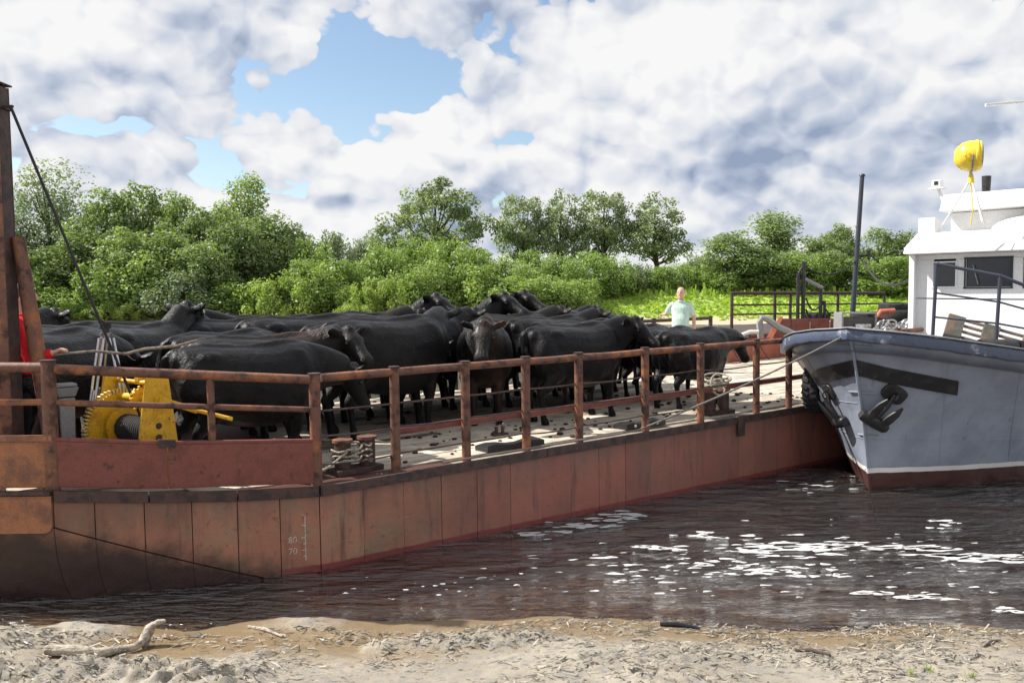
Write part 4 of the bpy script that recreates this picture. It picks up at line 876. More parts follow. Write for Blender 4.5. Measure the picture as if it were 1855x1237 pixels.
bowr = thing('bow_railing', 'rusty pipe railing above the red bulwark around the winch', 'railing', MBARGE)
def bpv(t, z, inn=0.075): x_, y_ = bp(t, -inn); return Vector((x_, y_, zdeck(-2.19 * t) + z))
post(bowr, bpv(0.0, -0.03), RH + 0.03, 0.056); post(bowr, bpv(1.0, -0.03), RH + 0.06, 0.060)
mb = MB(); mb.tube([bpv(0.42, BUL_H), bpv(0.42, RH - 0.03)], 0.034, 10); mb.build('post', RUST, bowr, True)
rail(bowr, bpv(0.02, RH - 0.045), bpv(0.98, RH - 0.03), 0.044, RUST, 'top_rail')
rail(bowr, bpv(0.02, 0.745), bpv(0.98, 0.76), 0.027, RUST, 'rail')
p2, p3 = bpv(1.0, 0), Vector((P3[0] + 0.05, P3[1] + 0.08, zdeck(-3)))
rail(bowr, p2 + Vector((0, 0, RH - 0.02)), p3 + Vector((0, 0, RH)), 0.044, RUST, 'top_rail'); rail(bowr, p2 + Vector((0, 0, 0.76)), p3 + Vector((0, 0, 0.77)), 0.027, RUST, 'rail')
post(bowr, p3 + Vector((0, 0, -0.03)), RH + 0.06, 0.055)

farr = thing('far_railing', 'dark pipe railing along the far side of the barge deck', 'railing', MBARGE)
YF = BW - 0.12; fx = [0.2, 2.1, 4.0, 5.9, 7.8, 9.7, 11.55, deck_x(1288, YF)]
for x in fx: post(farr, Vector((x, YF, DECK_Z - 0.03)), 1.20, 0.05, RUST_DARK)
for a, b in zip(fx[:-1], fx[1:]):
    rail(farr, (a, YF, DECK_Z + 1.13), (b, YF, DECK_Z + 1.13), 0.04, RUST_DARK, 'top_rail'); rail(farr, (a, YF, DECK_Z + 0.76), (b, YF, DECK_Z + 0.76), 0.010, RUST_DARK, 'rod'); rail(farr, (a, YF, DECK_Z + 0.45), (b, YF, DECK_Z + 0.45), 0.012, RUST_DARK, 'rod')

# ---------------------------------------------------------------- ramp mast at the bow
pm = at(15, 800, 7.85); lm = MBARGE.inverted() @ pm; MX, MY = lm.x, lm.y
mast = thing('ramp_mast', 'tall rusty steel ramp mast with a leaning brace at the bow', 'mast', deck_matrix(MX, MY))
top_z = at(15, 156, 7.85).z - D(MX, MY).z
W_ = Matrix.Rotation(-B_ANG, 4, 'Z').to_3x3()            # mast faces the shore square-on
def mast_box(name, c, s, m): b = MB(); b.box(c, s, W_); return b.build(name, m, mast, bevel=0.004)
mast_box('web', W_ @ Vector((-0.065, 0.0, top_z / 2)), (0.02, 0.16, top_z - 0.01), RUST)
mast_box('flange', W_ @ Vector((0.0, -0.09, top_z / 2)), (0.19, 0.016, top_z - 0.02), RUST)
mast_box('flange', W_ @ Vector((0.0, 0.09, top_z / 2)), (0.19, 0.016, top_z - 0.02), RUST_DARK)
mast_box('side_plate', W_ @ Vector((0.085, 0.0, top_z / 2)), (0.018, 0.16, top_z - 0.03), RUST_DARK)
mast_box('head_plate', W_ @ Vector((0.0, 0.0, top_z + 0.008)), (0.23, 0.23, 0.016), RUST_DARK)
mast_box('head_band', W_ @ Vector((0.0, 0.0, top_z - 0.20)), (0.225, 0.225, 0.02), RUST_DARK)
mast_box('cable_lug', W_ @ Vector((0.14, -0.02, top_z - 0.19)), (0.10, 0.03, 0.02), RUST_DARK)
for z in (0.95, 1.6, 2.3): mast_box('stiffener', W_ @ Vector((-0.04, -0.105, z)), (0.10, 0.012, 0.05), RUST)
inset = mast_box('inset_plate', W_ @ Vector((-0.055, -0.101, top_z - 0.62)), (0.075, 0.006, 0.66), RUST_ORANGE)
inset = mast_box('inset_plate', W_ @ Vector((-0.055, -0.101, 1.35)), (0.075, 0.006, 1.2), RUST_ORANGE)
a_ = W_ @ Vector((0.135, 0.06, at(40, 430, 7.9).z - D(MX, MY).z)); Mi = mast.matrix_world.inverted(); b_ = Mi @ at(100, 830, 8.0)
b_.z = max(b_.z, 0.02)
mb = MB(); mb.tube([a_, a_ * 0.6 + b_ * 0.4, b_], [0.055, 0.068, 0.075], 12); mb.build('brace', RUST, mast, True)

# winch
WX_, WAX = at(243, 700, 8.35), Vector((0.81, -0.59, 0)).normalized()
lw = MBARGE.inverted() @ WX_; base = D(lw.x, lw.y)
winch = thing('hand_winch', 'yellow hand winch with toothed gear and crank behind the bulwark', 'winch', Matrix.Translation(base) @ Matrix.Rotation(math.atan2(WAX.y, WAX.x), 4, 'Z'))
HT = 1.03
for sx_ in (-0.36, 0.36):
    mb = MB(); mb.add([Vector((sx_ + dx, y_, z_)) for dx in (-0.008, 0.008) for y_, z_ in ((-0.25, 0), (0.25, 0), (0.105, HT), (-0.105, HT))], [(0, 1, 2, 3), (7, 6, 5, 4), (0, 4, 5, 1), (1, 5, 6, 2), (2, 6, 7, 3), (3, 7, 4, 0)])
    o = mb.build('side_plate', YELLOW, winch)
    for ys in (-1, 1):
        e0, e1 = Vector((sx_ - 0.008, ys * 0.246, 0.0)), Vector((sx_ - 0.008, ys * 0.10, HT)); f = MB(); f.tube([e0, e1], 0.013, 6); f.build('edge_flange', YELLOW, o)
    if sx_ > 0:
        for zz, rr in ((HT - 0.09, 0.022), (0.56, 0.03), (0.45, 0.032)):
            f = MB(); f.tube([(sx_ + 0.002, 0.0, zz), (sx_ + 0.014, 0.0, zz)], rr, 12); f.build('bolt_hole', RUST_DARK if zz < 0.9 else YELLOW, o)
def shaft(name, z, r, x0, x1, m, y=0.0): b = MB(); b.tube([(x0, y, z), (x1, y, z)], r, 16); return b.build(name, m, winch, True)
shaft('tie_bar', HT - 0.08, 0.022, -0.35, 0.35, YELLOW); shaft('pinion_shaft', 0.80, 0.036, -0.42, 0.46, YELLOW, 0.0)
shaft('drum', 0.50, 0.115, -0.20, 0.34, BLACK_ROPE)
cab = MB(); pts = [(-0.18 + 0.50 * k / 220, 0.122 * math.cos(k * 0.42), 0.50 + 0.122 * math.sin(k * 0.42)) for k in range(221)]; cab.tube(pts, 0.012, 5); cab.build('wound_cable', BLACK_ROPE, winch, True)
shaft('drum_flange', 0.50, 0.19, -0.215, -0.19, YELLOW); shaft('gear_wheel', 0.50, 0.335, -0.315, -0.265, YELLOW)
gw = MB()
for k in range(64):
    a = 2 * math.pi * k / 64; gw.box((-0.29, 0.352 * math.cos(a), 0.50 + 0.352 * math.sin(a)), (0.05, 0.040, 0.017), Matrix.Rotation(a, 3, 'X'))
gw.build('gear_teeth', mat('pale_worn_yellow', (0.72, 0.52, 0.16), 0.5), winch)
shaft('pinion', 0.80, 0.085, 0.02, 0.075, YELLOW); shaft('ratchet_wheel', 0.80, 0.10, 0.085, 0.11, YELLOW)
f = MB()
for k in range(14):
    a = 2 * math.pi * k / 14; f.box((0.0975, 0.105 * math.cos(a), 0.80 + 0.105 * math.sin(a)), (0.024, 0.03, 0.018), Matrix.Rotation(a + 0.3, 3, 'X'))
f.build('ratchet_teeth', YELLOW, winch)
f = MB(); f.tube([(0.05, 0.02, HT - 0.07), (0.07, 0.05, 0.98), (0.09, 0.03, 0.90)], [0.03, 0.034, 0.02], 8); f.box((0.05, 0.0, HT - 0.04), (0.06, 0.05, 0.07)); f.build('pawl', YELLOW, winch)
f = MB(); f.tube([(-0.30, 0, 0.80), (-0.36, 0, 0.80)], 0.055, 14); f.build('bearing', YELLOW, winch, True)
f = MB(); f.tube([(0.36, 0, 0.80), (0.42, 0, 0.80)], 0.055, 14); f.build('bearing', YELLOW, winch, True)
Mi = winch.matrix_world.inverted(); ce, cg = Mi @ at(352, 742, 8.15), Mi @ at(421, 759, 8.15); hub = Vector((0.45, 0, 0.80))
f = MB(); dd = (ce - hub); q_ = dd.normalized().to_track_quat('X', 'Z').to_matrix(); f.box((hub + ce) / 2, (dd.length + 0.06, 0.016, 0.055), q_); f.build('crank_arm', YELLOW, winch, bevel=0.004)
f = MB(); f.tube([ce - (cg - ce).normalized() * 0.03, cg], 0.019, 10); f.build('crank_handle', YELLOW, winch, True)
# hoisting cable from mast head to drum
pa = mast.matrix_world @ (W_ @ Vector((0.17, -0.02, top_z - 0.20))); pb = winch.matrix_world @ Vector((0.10, -0.02, 0.63))
mb = MB(); mb.tube([Vector((0, 0, 0)), (pb - pa) * 0.5 + Vector((0, 0, -0.02)), pb - pa], 0.013, 7); o = mb.build('hoisting_cable', BLACK_ROPE, None, True); o.location = pa; tag(o, 'black steel cable running from the mast head down to the winch', 'cable')

# camera tripod
pt = at(187, 603, 8.62); lt = MBARGE.inverted() @ pt; tb = D(lt.x, lt.y)
tri = thing('camera_tripod', 'tall twin tube video tripod with pan handle behind the winch', 'tripod', Matrix.Translation(tb))
th = pt.z - tb.z
BLK = mat('black_anodised', (0.025, 0.025, 0.028), 0.4); SIL = mat('silver_tube', (0.62, 0.62, 0.64), 0.3, metal=0.7)
f = MB(); f.tube([(0, 0, th - 0.06), (0, 0, th)], [0.045, 0.055], 16); f.build('crown', STEEL, tri, True)
f = MB(); f.tube([(0, 0, th), (0, 0, th + 0.04)], 0.03, 14); f.box((0, 0, th + 0.065), (0.08, 0.06, 0.05)); f.box((0, 0, th + 0.10), (0.12, 0.05, 0.015)); f.build('fluid_head', BLK, tri)
f = MB(); hp = at(163, 564, 8.5) - tb; f.tube([(0.02, -0.04, th + 0.09), hp * 0.7 + Vector((0.006, -0.012, 0.3 * (th + .09))), hp], [0.010, 0.010, 0.018], 8); f.build('pan_handle', BLK, tri, True)
for a_px in ((146, 815, 8.30), (252, 800, 8.55), (165, 800, 9.15)):
    foot = at(*a_px); lf = MBARGE.inverted() @ foot; foot = D(lf.x, lf.y) - tb; hd = Vector((foot.x, foot.y, 0)).normalized(); sdv = Vector((-hd.y, hd.x, 0)); tp = hd * 0.06 + Vector((0, 0, th - 0.05)); mid = tp * 0.48 + foot * 0.52
    lg = MB(); [lg.tube([tp + sdv * 0.030 * s_, mid + sdv * 0.028 * s_], 0.012, 8) for s_ in (-1, 1)]; lo = lg.build('leg', SIL, tri, True)
    l2 = MB(); l2.tube([tp * 0.62 + foot * 0.38, foot * 0.97 + tp * 0.03], 0.012, 8); [l2.tube([mid * 0.9 + tp * .1 + sdv * 0.016 * s_, foot * 0.90 + tp * 0.1 + sdv * 0.014 * s_], 0.008, 8) for s_ in (-1, 1)]; l2.build('lower_tube', SIL, lo, True)
    l3 = MB(); l3.box(mid, (0.05, 0.10, 0.06), rot_to(tp - foot) ); l3.build('leg_clamp', STEEL, lo)
    l4 = MB(); l4.sphere(foot + Vector((0, 0, 0.018)), (0.022, 0.022, 0.018), 10, 6); l4.build('foot', RUBBER, lo, True)
f = MB()
for a in range(3):
    an_ = a * 2.09; f.tube([(0, 0, 0.45), (0.2 * math.cos(an_), 0.2 * math.sin(an_), 0.5)], 0.008, 6)
f.build('spreader', BLK, tri, True)

# stout grey chock and timbers by the mast
pc = at(121, 770, 8.05); lc = MBARGE.inverted() @ pc; ch = thing('mooring_chock', 'grey capped wooden chock standing behind the bow corner post', 'chock', deck_matrix(lc.x, lc.y))
hc = at(121, 694, 8.05).z - D(lc.x, lc.y).z
for z0, z1, w0, w1, nm in ((0, hc - 0.13, 0.10, 0.13, 'body'), (hc - 0.12, hc - 0.035, 0.14, 0.19, 'block'), (hc - 0.028, hc, 0.17, 0.165, 'cap')):
    f = MB(); f.loft([[Vector((w * 0.5 * a, w * 0.5 * b, z)) for a, b in ((-1, -1), (1, -1), (1, 1), (-1, 1))] for z, w in ((z0, w0), (z1, w1))]); f.build(nm, GREY_PAINT, ch, bevel=0.008)
for (ua, va, ub, vb, dd_) in ((36, 792, 80, 728, 7.95), (56, 790, 84, 748, 8.1)):
    a, b = at(ua, va, dd_), at(ub, vb, dd_ + 0.2); la = MBARGE.inverted() @ a; a = D(la.x, la.y) + Vector((0, 0, 0.03)); c = (a + b) / 2
    f = MB(); f.box((0, 0, 0), ((b - a).length * 1.1, 0.05, 0.03), (b - a).to_track_quat('X', 'Z').to_matrix()); o = f.build('loose_timber', WOOD_DARK, None, bevel=0.004); o.location = c + Vector((0, 0, 0.02)); tag(o, 'dark timber leaning on the bow deck beside the mast', 'timber', 'timbers leaning by the mast')

# bollards
def bollard(x, y, ang, label):
    t = thing('mooring_bollard', label, 'bollard', deck_matrix(x, y, 0, ang), 'double bollards along the deck edge')
    f = MB(); f.box((0, 0, 0.03), (0.56, 0.24, 0.06)); f.build('base', RUST_DARK, t, bevel=0.006)
    for s_ in (-1, 1):
        f = MB(); f.tube([(s_ * 0.15, 0, 0.061), (s_ * 0.15, 0, 0.33)], 0.085, 18); o = f.build('bitt', RUST_DARK, t, True)
        f = MB(); f.tube([(s_ * 0.15, 0, 0.331), (s_ * 0.15, 0, 0.36)], 0.105, 18); f.build('cap', RUST, o, True)
    return t
XB1 = deck_x(640, 0.42)
b1 = bollard(XB1, 0.40, R(4), 'rusty double bollard wound with pale rope behind the red bulwark end')
b2 = bollard(XB2, 0.42, R(-3), 'dark double bollard under a thick coil of pale rope')
f = MB(); pts = []
for k in range(170):
    a = k * 0.27; s_ = 1 if math.sin(a * 0.5) > 0 else -1
    pts.append((0.15 * math.sin(a * 0.5) * 1.15 + 0.105 * math.cos(a) * 0.9, 0.115 * math.sin(a) * (1 if k % 2 else 1.04), 0.10 + 0.20 * k / 170 + 0.01 * math.sin(k)))
f.tube(pts, 0.012, 6); o = f.build('mooring_rope', ROPE, None, True); o.matrix_world = b1.matrix_world; tag(o, 'pale mooring rope wound in figure eights on the rusty bollard', 'rope')
f = MB(); pa = deck_matrix(XB1 - 0.15, 0.30, 0.24).translation; pb = D(XB1 - 0.62, 0.22, 0.06); f.tube([Vector((0, 0, 0)), (pb - pa) * 0.5 + Vector((0, 0, -0.03)), pb - pa, pb - pa + Vector((-0.25, -0.05, -0.01))], 0.013, 6); o = f.build('mooring_rope', ROPE, None, True); o.location = pa; tag(o, 'rope end trailing from the rusty bollard towards the bulwark', 'rope')
f = MB()
for k in range(7):
    rr = 0.20 - 0.012 * (k % 3); tilt = Matrix.Rotation(random.uniform(-0.25, 0.25), 3, 'X') @ Matrix.Rotation(random.uniform(-0.25, 0.25), 3, 'Y'); f.torus((random.uniform(-0.03, 0.03), random.uniform(-0.02, 0.02), 0.40 + 0.022 * k), rr, 0.015, n=30, m=6, rot=tilt)
f.torus((-0.12, -0.13, 0.45), 0.15, 0.016, n=28, m=6, rot=Matrix.Rotation(R(75), 3, 'X'))
o = f.build('rope_coil', ROPE, None, True); o.matrix_world = b2.matrix_world; tag(o, 'thick coil of pale rope heaped on the dark bollard', 'rope coil')
# dark plates lying along the edge
for u, L_, lab in ((922, 0.85, 'bent black steel sheet lying inside the railing'), (1158, 0.75, 'low black roller fairlead with two pale knobs on the deck edge')):
    x = deck_x(u, 0.42); t = thing('deck_fitting', lab, 'deck fitting', deck_matrix(x, 0.40, 0.0, R(-2)))
    f = MB(); rings = [[Vector((L_ * (k / 6 - 0.5), -0.13, 0.0)), Vector((L_ * (k / 6 - 0.5), 0.12, 0.0)), Vector((L_ * (k / 6 - 0.5), 0.12, 0.055 + 0.02 * math.sin(k * 1.3))), Vector((L_ * (k / 6 - 0.5), -0.13, 0.075 + 0.015 * math.sin(k * 1.9)))] for k in range(7)]
    f.loft(rings); f.build('plate', BLACK_PAINT, t)
    if u > 1000:
        for s_ in (-0.22, 0.20): f = MB(); f.sphere((s_, -0.135, 0.045), 0.022, 10, 6); f.build('knob', WHITE, t, True)
xq = deck_x(905, 1.15); t = thing('deck_cleat', 'small dark cleat bolted to the planks inside the railing', 'cleat', deck_matrix(xq, 1.15))
f = MB(); f.box((0, 0, 0.015), (0.22, 0.10, 0.03)); f.build('base', RUST_DARK, t)
for s_ in (-1, 1): f = MB(); f.tube([(s_ * 0.05, 0, 0.03), (s_ * 0.055, 0, 0.12)], [0.02, 0.026], 8); f.build('horn', RUST_DARK, t, True)
# mooring line to the boat
lead = [(800, 846, 9.55), (880, 828, 9.95), (985, 812, 10.55), (1060, 799, 10.95), (1118, 789, 11.25)]
pts = []
for u, v, dd_ in lead:
    p = at(u, v, dd_); l = MBARGE.inverted() @ p; x = deck_x(u, 0.06); pts.append(D(x, 0.05, 0.03))
pts.append(D(deck_x(1150, 0.02), -0.02, 0.05))
end = at(1540, 603, 11.62); 
for k in range(1, 9): q_ = pts[5] + (end - pts[5]) * (k / 8); pts.append(q_ + Vector((0, 0, -0.05 * math.sin(math.pi * k / 8))))
o0 = pts[0].copy(); f = MB(); f.tube([p - o0 for p in pts], 0.013, 7); o = f.build('mooring_line', ROPE_GREY, None, True); o.location = o0; tag(o, 'long mooring line stretched from the barge edge up to the boat bow', 'mooring line')
# dung and straw on the deck
f = MB()
for k in range(170):
    x, y_ = random.uniform(0.2, 9.5), random.uniform(0.35, 1.9) if random.random() < 0.8 else random.uniform(1.9, 5.5); s_ = random.uniform(0.012, 0.05)
    f.sphere((x, y_, DECK_Z + 0.006 + s_ * 0.2), (s_, s_ * random.uniform(0.6, 1.2), s_ * 0.45), 7, 5)
o = f.build('dung', MANURE, None, True); o.matrix_world = MBARGE; tag(o, 'dark dung crumbs scattered over the deck planks', 'dung', kind='stuff')

# ---------------------------------------------------------------- cattle
def sring(c, au, av, ru, rv, n=18, p=2.4):
    out = []
    for i in range(n):
        a = 2 * math.pi * i / n; ca, sa = math.cos(a), math.sin(a)
        out.append(Vector(c) + Vector(au) * (ru * math.copysign(abs(ca) ** (2 / p), ca)) + Vector(av) * (rv * math.copysign(abs(sa) ** (2 / p), sa)))
    return out
def limb(mb, pts, n=12):
    """pts: (position, radius) chain"""
    mb.tube([p for p, r in pts], [r for p, r in pts], n)
    for p, r in pts[1:-1]: mb.sphere(p, r * 0.98, 10, 7)
def cow_mesh(name, poll, hdir, seed=0, legs=0.0, tail_sway=0.0):
    r_ = random.Random(seed); mb = MB(); Y_, Z_ = Vector((0, 1, 0)), Vector((0, 0, 1))
    st = [(-0.84, 1.27, 1.02, 0.10), (-0.80, 1.335, 0.90, 0.19), (-0.70, 1.375, 0.72, 0.29), (-0.50, 1.40, 0.60, 0.335), (-0.25, 1.375, 0.50, 0.37), (0.05, 1.36, 0.45, 0.41), (0.30, 1.365, 0.45, 0.39), (0.50, 1.40, 0.49, 0.34), (0.66, 1.40, 0.58, 0.28), (0.80, 1.34, 0.72, 0.21), (0.90, 1.22, 0.84, 0.13)]
    mb.loft([sring((x, 0, (t + b) / 2), Y_, Z_, hw, (t - b) / 2, 20, 2.35) for x, t, b, hw in st])
    # spine, hip hooks, shoulder blades, rump muscles
    mb.tube([(-0.80, 0, 1.33), (-0.45, 0, 1.375), (0.0, 0, 1.345), (0.45, 0, 1.375), (0.62, 0, 1.37)], [0.05, 0.06, 0.05, 0.07, 0.06], 8)
    for s in (-1, 1):
        mb.sphere((-0.46, s * 0.195, 1.262), (0.17, 0.105, 0.08)); mb.sphere((-0.79, s * 0.11, 1.24), (0.06, 0.06, 0.09))
        mb.sphere((0.54, s * 0.19, 1.04), (0.22, 0.125, 0.30)); mb.sphere((-0.62, s * 0.20, 0.98), (0.20, 0.15, 0.30)); mb.sphere((0.0, s * 0.30, 0.90), (0.42, 0.10, 0.26))
    # neck
    poll = Vector(poll); hdir = Vector(hdir).normalized(); p0 = Vector((0.62, 0, 1.10)); rings = []
    back = poll - hdir * 0.05
    for k in range(6):
        t = k / 5; c = p0 * (1 - t) ** 2 + (p0 * 0.45 + back * 0.55 + Vector((0.05, 0, 0.03))) * 2 * t * (1 - t) + back * t * t
        d = ((p0 * 0.45 + back * 0.55 - p0) * (1 - t) + (back - p0 * 0.45 - back * 0.55) * t).normalized(); lat = Z_.cross(d).normalized() if abs(d.z) < 0.95 else Y_; up_ = d.cross(lat)
        rings.append(sring(c, lat, up_, 0.215 * (1 - t) + 0.125 * t, 0.32 * (1 - t) + 0.175 * t, 16, 2.1))
    mb.loft(rings)
    mb.tube([p0 + Vector((0.2, 0, -0.28)), p0 * 0.45 + back * 0.55 + Vector((0.0, 0, -0.19)), back + Vector((0, 0, -0.13))], [0.06, 0.045, 0.03], 8)    # dewlap
    # head
    lat = Z_.cross(hdir).normalized() if abs(hdir.z) < 0.97 else Y_; lat = -lat; up_ = lat.cross(hdir); up_ = up_ if up_.z > 0 else -up_
    hs = [(-0.09, 0.02, 0.085, 0.075), (-0.04, 0.01, 0.125, 0.115), (0.06, 0.0, 0.135, 0.13), (0.15, -0.005, 0.125, 0.13), (0.26, -0.02, 0.095, 0.105), (0.37, -0.03, 0.086, 0.09), (0.43, -0.035, 0.102, 0.088), (0.48, -0.038, 0.097, 0.076), (0.515, -0.04, 0.055, 0.045)]
    mb.loft([sring(poll + hdir * s + up_ * o, lat, up_, w, h, 16, 2.5) for s, o, w, h in hs])
    mb.sphere(poll - hdir * 0.03 + up_ * 0.09, (0.085, 0.085, 0.075))
    for s in (-1, 1):
        mb.sphere(poll + hdir * 0.13 + lat * s * 0.115 + up_ * 0.05, 0.042, 10, 7)              # brow
        e0 = poll - hdir * 0.02 + lat * s * 0.11 + up_ * 0.035; ed = (lat * s + up_ * 0.22 - hdir * 0.22).normalized(); q_ = ed.to_track_quat('Z', 'Y').to_matrix()
        mb.sphere(e0 + ed * 0.10, (0.026, 0.075, 0.115), 12, 8, Matrix(((ed.cross(up_)).normalized(), up_, ed)).transposed()); mb.tube([e0 - ed * 0.02, e0 + ed * 0.05], [0.04, 0.038], 8)
    # legs
    for s in (-1, 1):
        k = legs * s + r_.uniform(-0.03, 0.03)
        limb(mb, [(Vector((0.55, s * 0.20, 0.86)), 0.14), (Vector((0.53, s * 0.185, 0.66)), 0.105), (Vector((0.56 + k * 0.5, s * 0.175, 0.40)), 0.062), (Vector((0.56 + k, s * 0.17, 0.33)), 0.056), (Vector((0.57 + k * 1.2, s * 0.17, 0.14)), 0.043), (Vector((0.58 + k * 1.2, s * 0.17, 0.075)), 0.05)])
        mb.loft([sring((0.60 + k * 1.2, s * 0.17, z), Vector((1, 0, 0)), Y_, a, b, 12, 2.2) for z, a, b in ((0.0, 0.072, 0.06), (0.04, 0.066, 0.057), (0.09, 0.045, 0.045))])
        limb(mb, [(Vector((-0.58, s * 0.20, 0.95)), 0.20), (Vector((-0.46 - k * .4, s * 0.215, 0.72)), 0.15), (Vector((-0.60 - k * .7, s * 0.20, 0.54)), 0.095), (Vector((-0.70 - k, s * 0.185, 0.44)), 0.062), (Vector((-0.68 - k, s * 0.18, 0.34)), 0.05), (Vector((-0.65 - k, s * 0.18, 0.14)), 0.044), (Vector((-0.64 - k, s * 0.18, 0.075)), 0.05)])
        mb.loft([sring((-0.615 - k, s * 0.18, z), Vector((1, 0, 0)), Y_, a, b, 12, 2.2) for z, a, b in ((0.0, 0.072, 0.06), (0.04, 0.066, 0.057), (0.09, 0.045, 0.045))])
    tw = tail_sway
    mb.tube([(-0.80, 0, 1.34), (-0.88, 0.02 * tw, 1.28), (-0.905, 0.06 * tw, 1.05), (-0.90, 0.12 * tw, 0.75), (-0.89, 0.14 * tw, 0.58), (-0.885, 0.14 * tw, 0.42)], [0.036, 0.034, 0.026, 0.022, 0.034, 0.02], 8)
    me = remeshed(mb, 0.021, 9, name)
    eyes = [(poll + hdir * 0.145 + lat * s * 0.131 + up_ * 0.028) for s in (-1, 1)]
    return me, eyes
POSES = {
 'level': ((1.14, 0.0, 1.36), (0.84, 0.0, -0.55)), 'up': ((1.04, 0.0, 1.52), (0.92, 0.0, -0.28)), 'upturn': ((1.0, -0.14, 1.52), (0.30, -0.88, -0.36)),
 'turn': ((1.06, -0.22, 1.34), (0.25, -0.80, -0.58)), 'down': ((1.28, 0.0, 0.98), (0.52, 0.0, -0.86)), 'low': ((1.30, 0.0, 1.13), (0.62, 0.0, -0.80)), 'face': ((1.20, -0.04, 1.30), (0.72, -0.12, -0.74)), 'upleft': ((1.02, 0.22, 1.36), (0.38, 0.75, -0.58)),
}
COWM = {k: cow_mesh('cow_' + k, p, h, i, (0.05, -0.07, 0.08, -0.05, 0.06, 0.09, -0.04, 0.05)[i], (0.3, -0.6, 0.5, -0.2, 0.7, -0.4, 0.2, -0.5)[i]) for i, (k, (p, h)) in enumerate(POSES.items())}
em = MB(); em.sphere((0, 0, 0), 0.024, 10, 7); eye_me = em.mesh('eye', True); eye_me.materials.append(EYE)
HERD = 'black cattle crowded on the barge deck'
def cow(x, y, deg, scale, pose, label, brown=False):
    me, eyes = COWM[pose]
    t = thing('cow', label, 'cow', deck_matrix(x, y, 0.004, R(deg)) @ Matrix.Scale(scale, 4), HERD)
    t.rotation_mode = 'XYZ'
    b = put('body', me, None, t)
    if not me.materials: me.materials.append(COW_BLACK)
    if brown: b.material_slots[0].link = 'OBJECT'; b.material_slots[0].material = COW_BROWN
    for e_ in eyes: o = put('eye', eye_me, None, t); o.location = e_
    return t
MID = 'black cow packed in the middle of the herd on the deck'
FAR = 'black cow standing in the row along the far railing'
cow(-0.12, 1.38, -2, 0.95, 'down', 'nearest black cow, standing side on behind the yellow winch and corner post')
cow(0.38, 2.20, -6, 0.98, 'turn', 'brown tinged black cow turning its face to the railing behind the corner post', True)
cow(2.20, 2.34, 3, 1.09, 'upleft', 'large black cow with a sunlit shoulder, its head turned inboard')
cow(3.98, 2.50, -126, 1.03, 'face', 'black cow facing the shore with its muzzle towards the top rail', True)
cow(4.80, 1.52, -3, 0.98, 'turn', 'black cow turning its lowered face towards the side railing')
cow(7.55, 2.10, 5, 0.86, 'down', 'black cow with lowered head standing behind the rearmost cow')
cow(7.20, 1.28, -2, 0.87, 'low', 'rearmost black cow with head hung low beside the coiled rope bollard')
cow(-1.95, 5.10, 36, 1.02, 'level', 'black cow with its rump to the shore, beside the rusty mast')
cow(-1.22, 4.45, 34, 1.02, 'down', 'black cow seen from behind to the side of the tripod')
cow(-0.50, 3.86, 36, 1.05, 'up', 'black cow seen from behind with both ears pricked above its back')
cow(0.28, 3.02, 22, 1.0, 'down', 'black cow with rounded sunlit rump behind the nearest cow')
cow(-1.92, 2.02, 35, 0.97, 'down', 'black cow standing behind the tripod and the winch gear')
cow(0.10, 5.32, 6, 1.06, 'upleft', FAR); cow(2.0, 5.25, 178, 1.08, 'level', FAR)
cow(3.80, 5.20, 0, 1.10, 'upturn', 'black cow in the far row raising its face towards the shore')
cow(5.75, 5.20, -3, 1.12, 'upturn', 'black cow in the far row lifting its head beside another raised head')
cow(7.70, 5.15, 0, 1.02, 'level', 'black cow in the far row nearest to the man in the green shirt')
cow(0.95, 4.52, 3, 1.08, 'low', MID); cow(2.85, 4.48, 0, 1.08, 'level', MID, True)
cow(4.65, 4.45, -6, 1.10, 'upturn', 'black cow raising its head above the herd in the centre of the deck')
cow(6.60, 4.45, 3, 1.06, 'low', MID); cow(8.25, 4.25, 177, 0.94, 'level', MID)
cow(1.72, 3.76, 2, 1.10, 'low', MID); cow(3.58, 3.72, 4, 1.06, 'level', MID); cow(5.42, 3.72, 0, 1.05, 'level', MID, True); cow(7.25, 3.62, 2, 0.98, 'low', MID)
cow(2.25, 3.05, 3, 1.05, 'down', MID); cow(5.70, 3.0, 0, 1.02, 'level', MID)
cow(7.70, 2.88, 2, 0.87, 'down', 'smaller black cow at the stern end of the herd with its head lowered')
cow(5.75, 2.27, 2, 0.98, 'low', 'brown tinged black cow directly behind the cow that faces the side railing', True)

# ---------------------------------------------------------------- people
def hand(mb, wrist, fwd, palm_n, s=1.0, curl=0.5):
    f = Vector(fwd).normalized(); nn = Vector(palm_n).normalized(); side_ = f.cross(nn).normalized(); w = Vector(wrist)
    mb.loft([sring(w + f * d * s, side_, nn, a * s, b * s, 12, 2.4) for d, a, b in ((-0.02, 0.026, 0.022), (0.02, 0.034, 0.020), (0.06, 0.042, 0.017), (0.092, 0.040, 0.014))])
    for i, (o, L) in enumerate(((-0.031, 0.068), (-0.0105, 0.078), (0.0105, 0.074), (0.031, 0.058))):
        p = w + f * 0.088 * s + side_ * o * s; a = f; pts = [(p - f * 0.012 * s, 0.0085 * s)]
        for j in range(3): 
            ang = curl * (0.5 + 0.5 * j); dirn = f * math.cos(ang) - nn * math.sin(ang); p = p + dirn * L * s * (0.42, 0.32, 0.26)[j]; pts.append((p, (0.0082, 0.0076, 0.006)[j] * s))
        limb(mb, pts, 8)
    p = w + f * 0.03 * s - side_ * 0.03 * s; td = (f * 0.7 - side_ * 0.7 - nn * 0.25).normalized(); limb(mb, [(p, 0.014 * s), (p + td * 0.035 * s, 0.012 * s), (p + td * 0.062 * s + f * 0.008 * s, 0.009 * s)], 8)
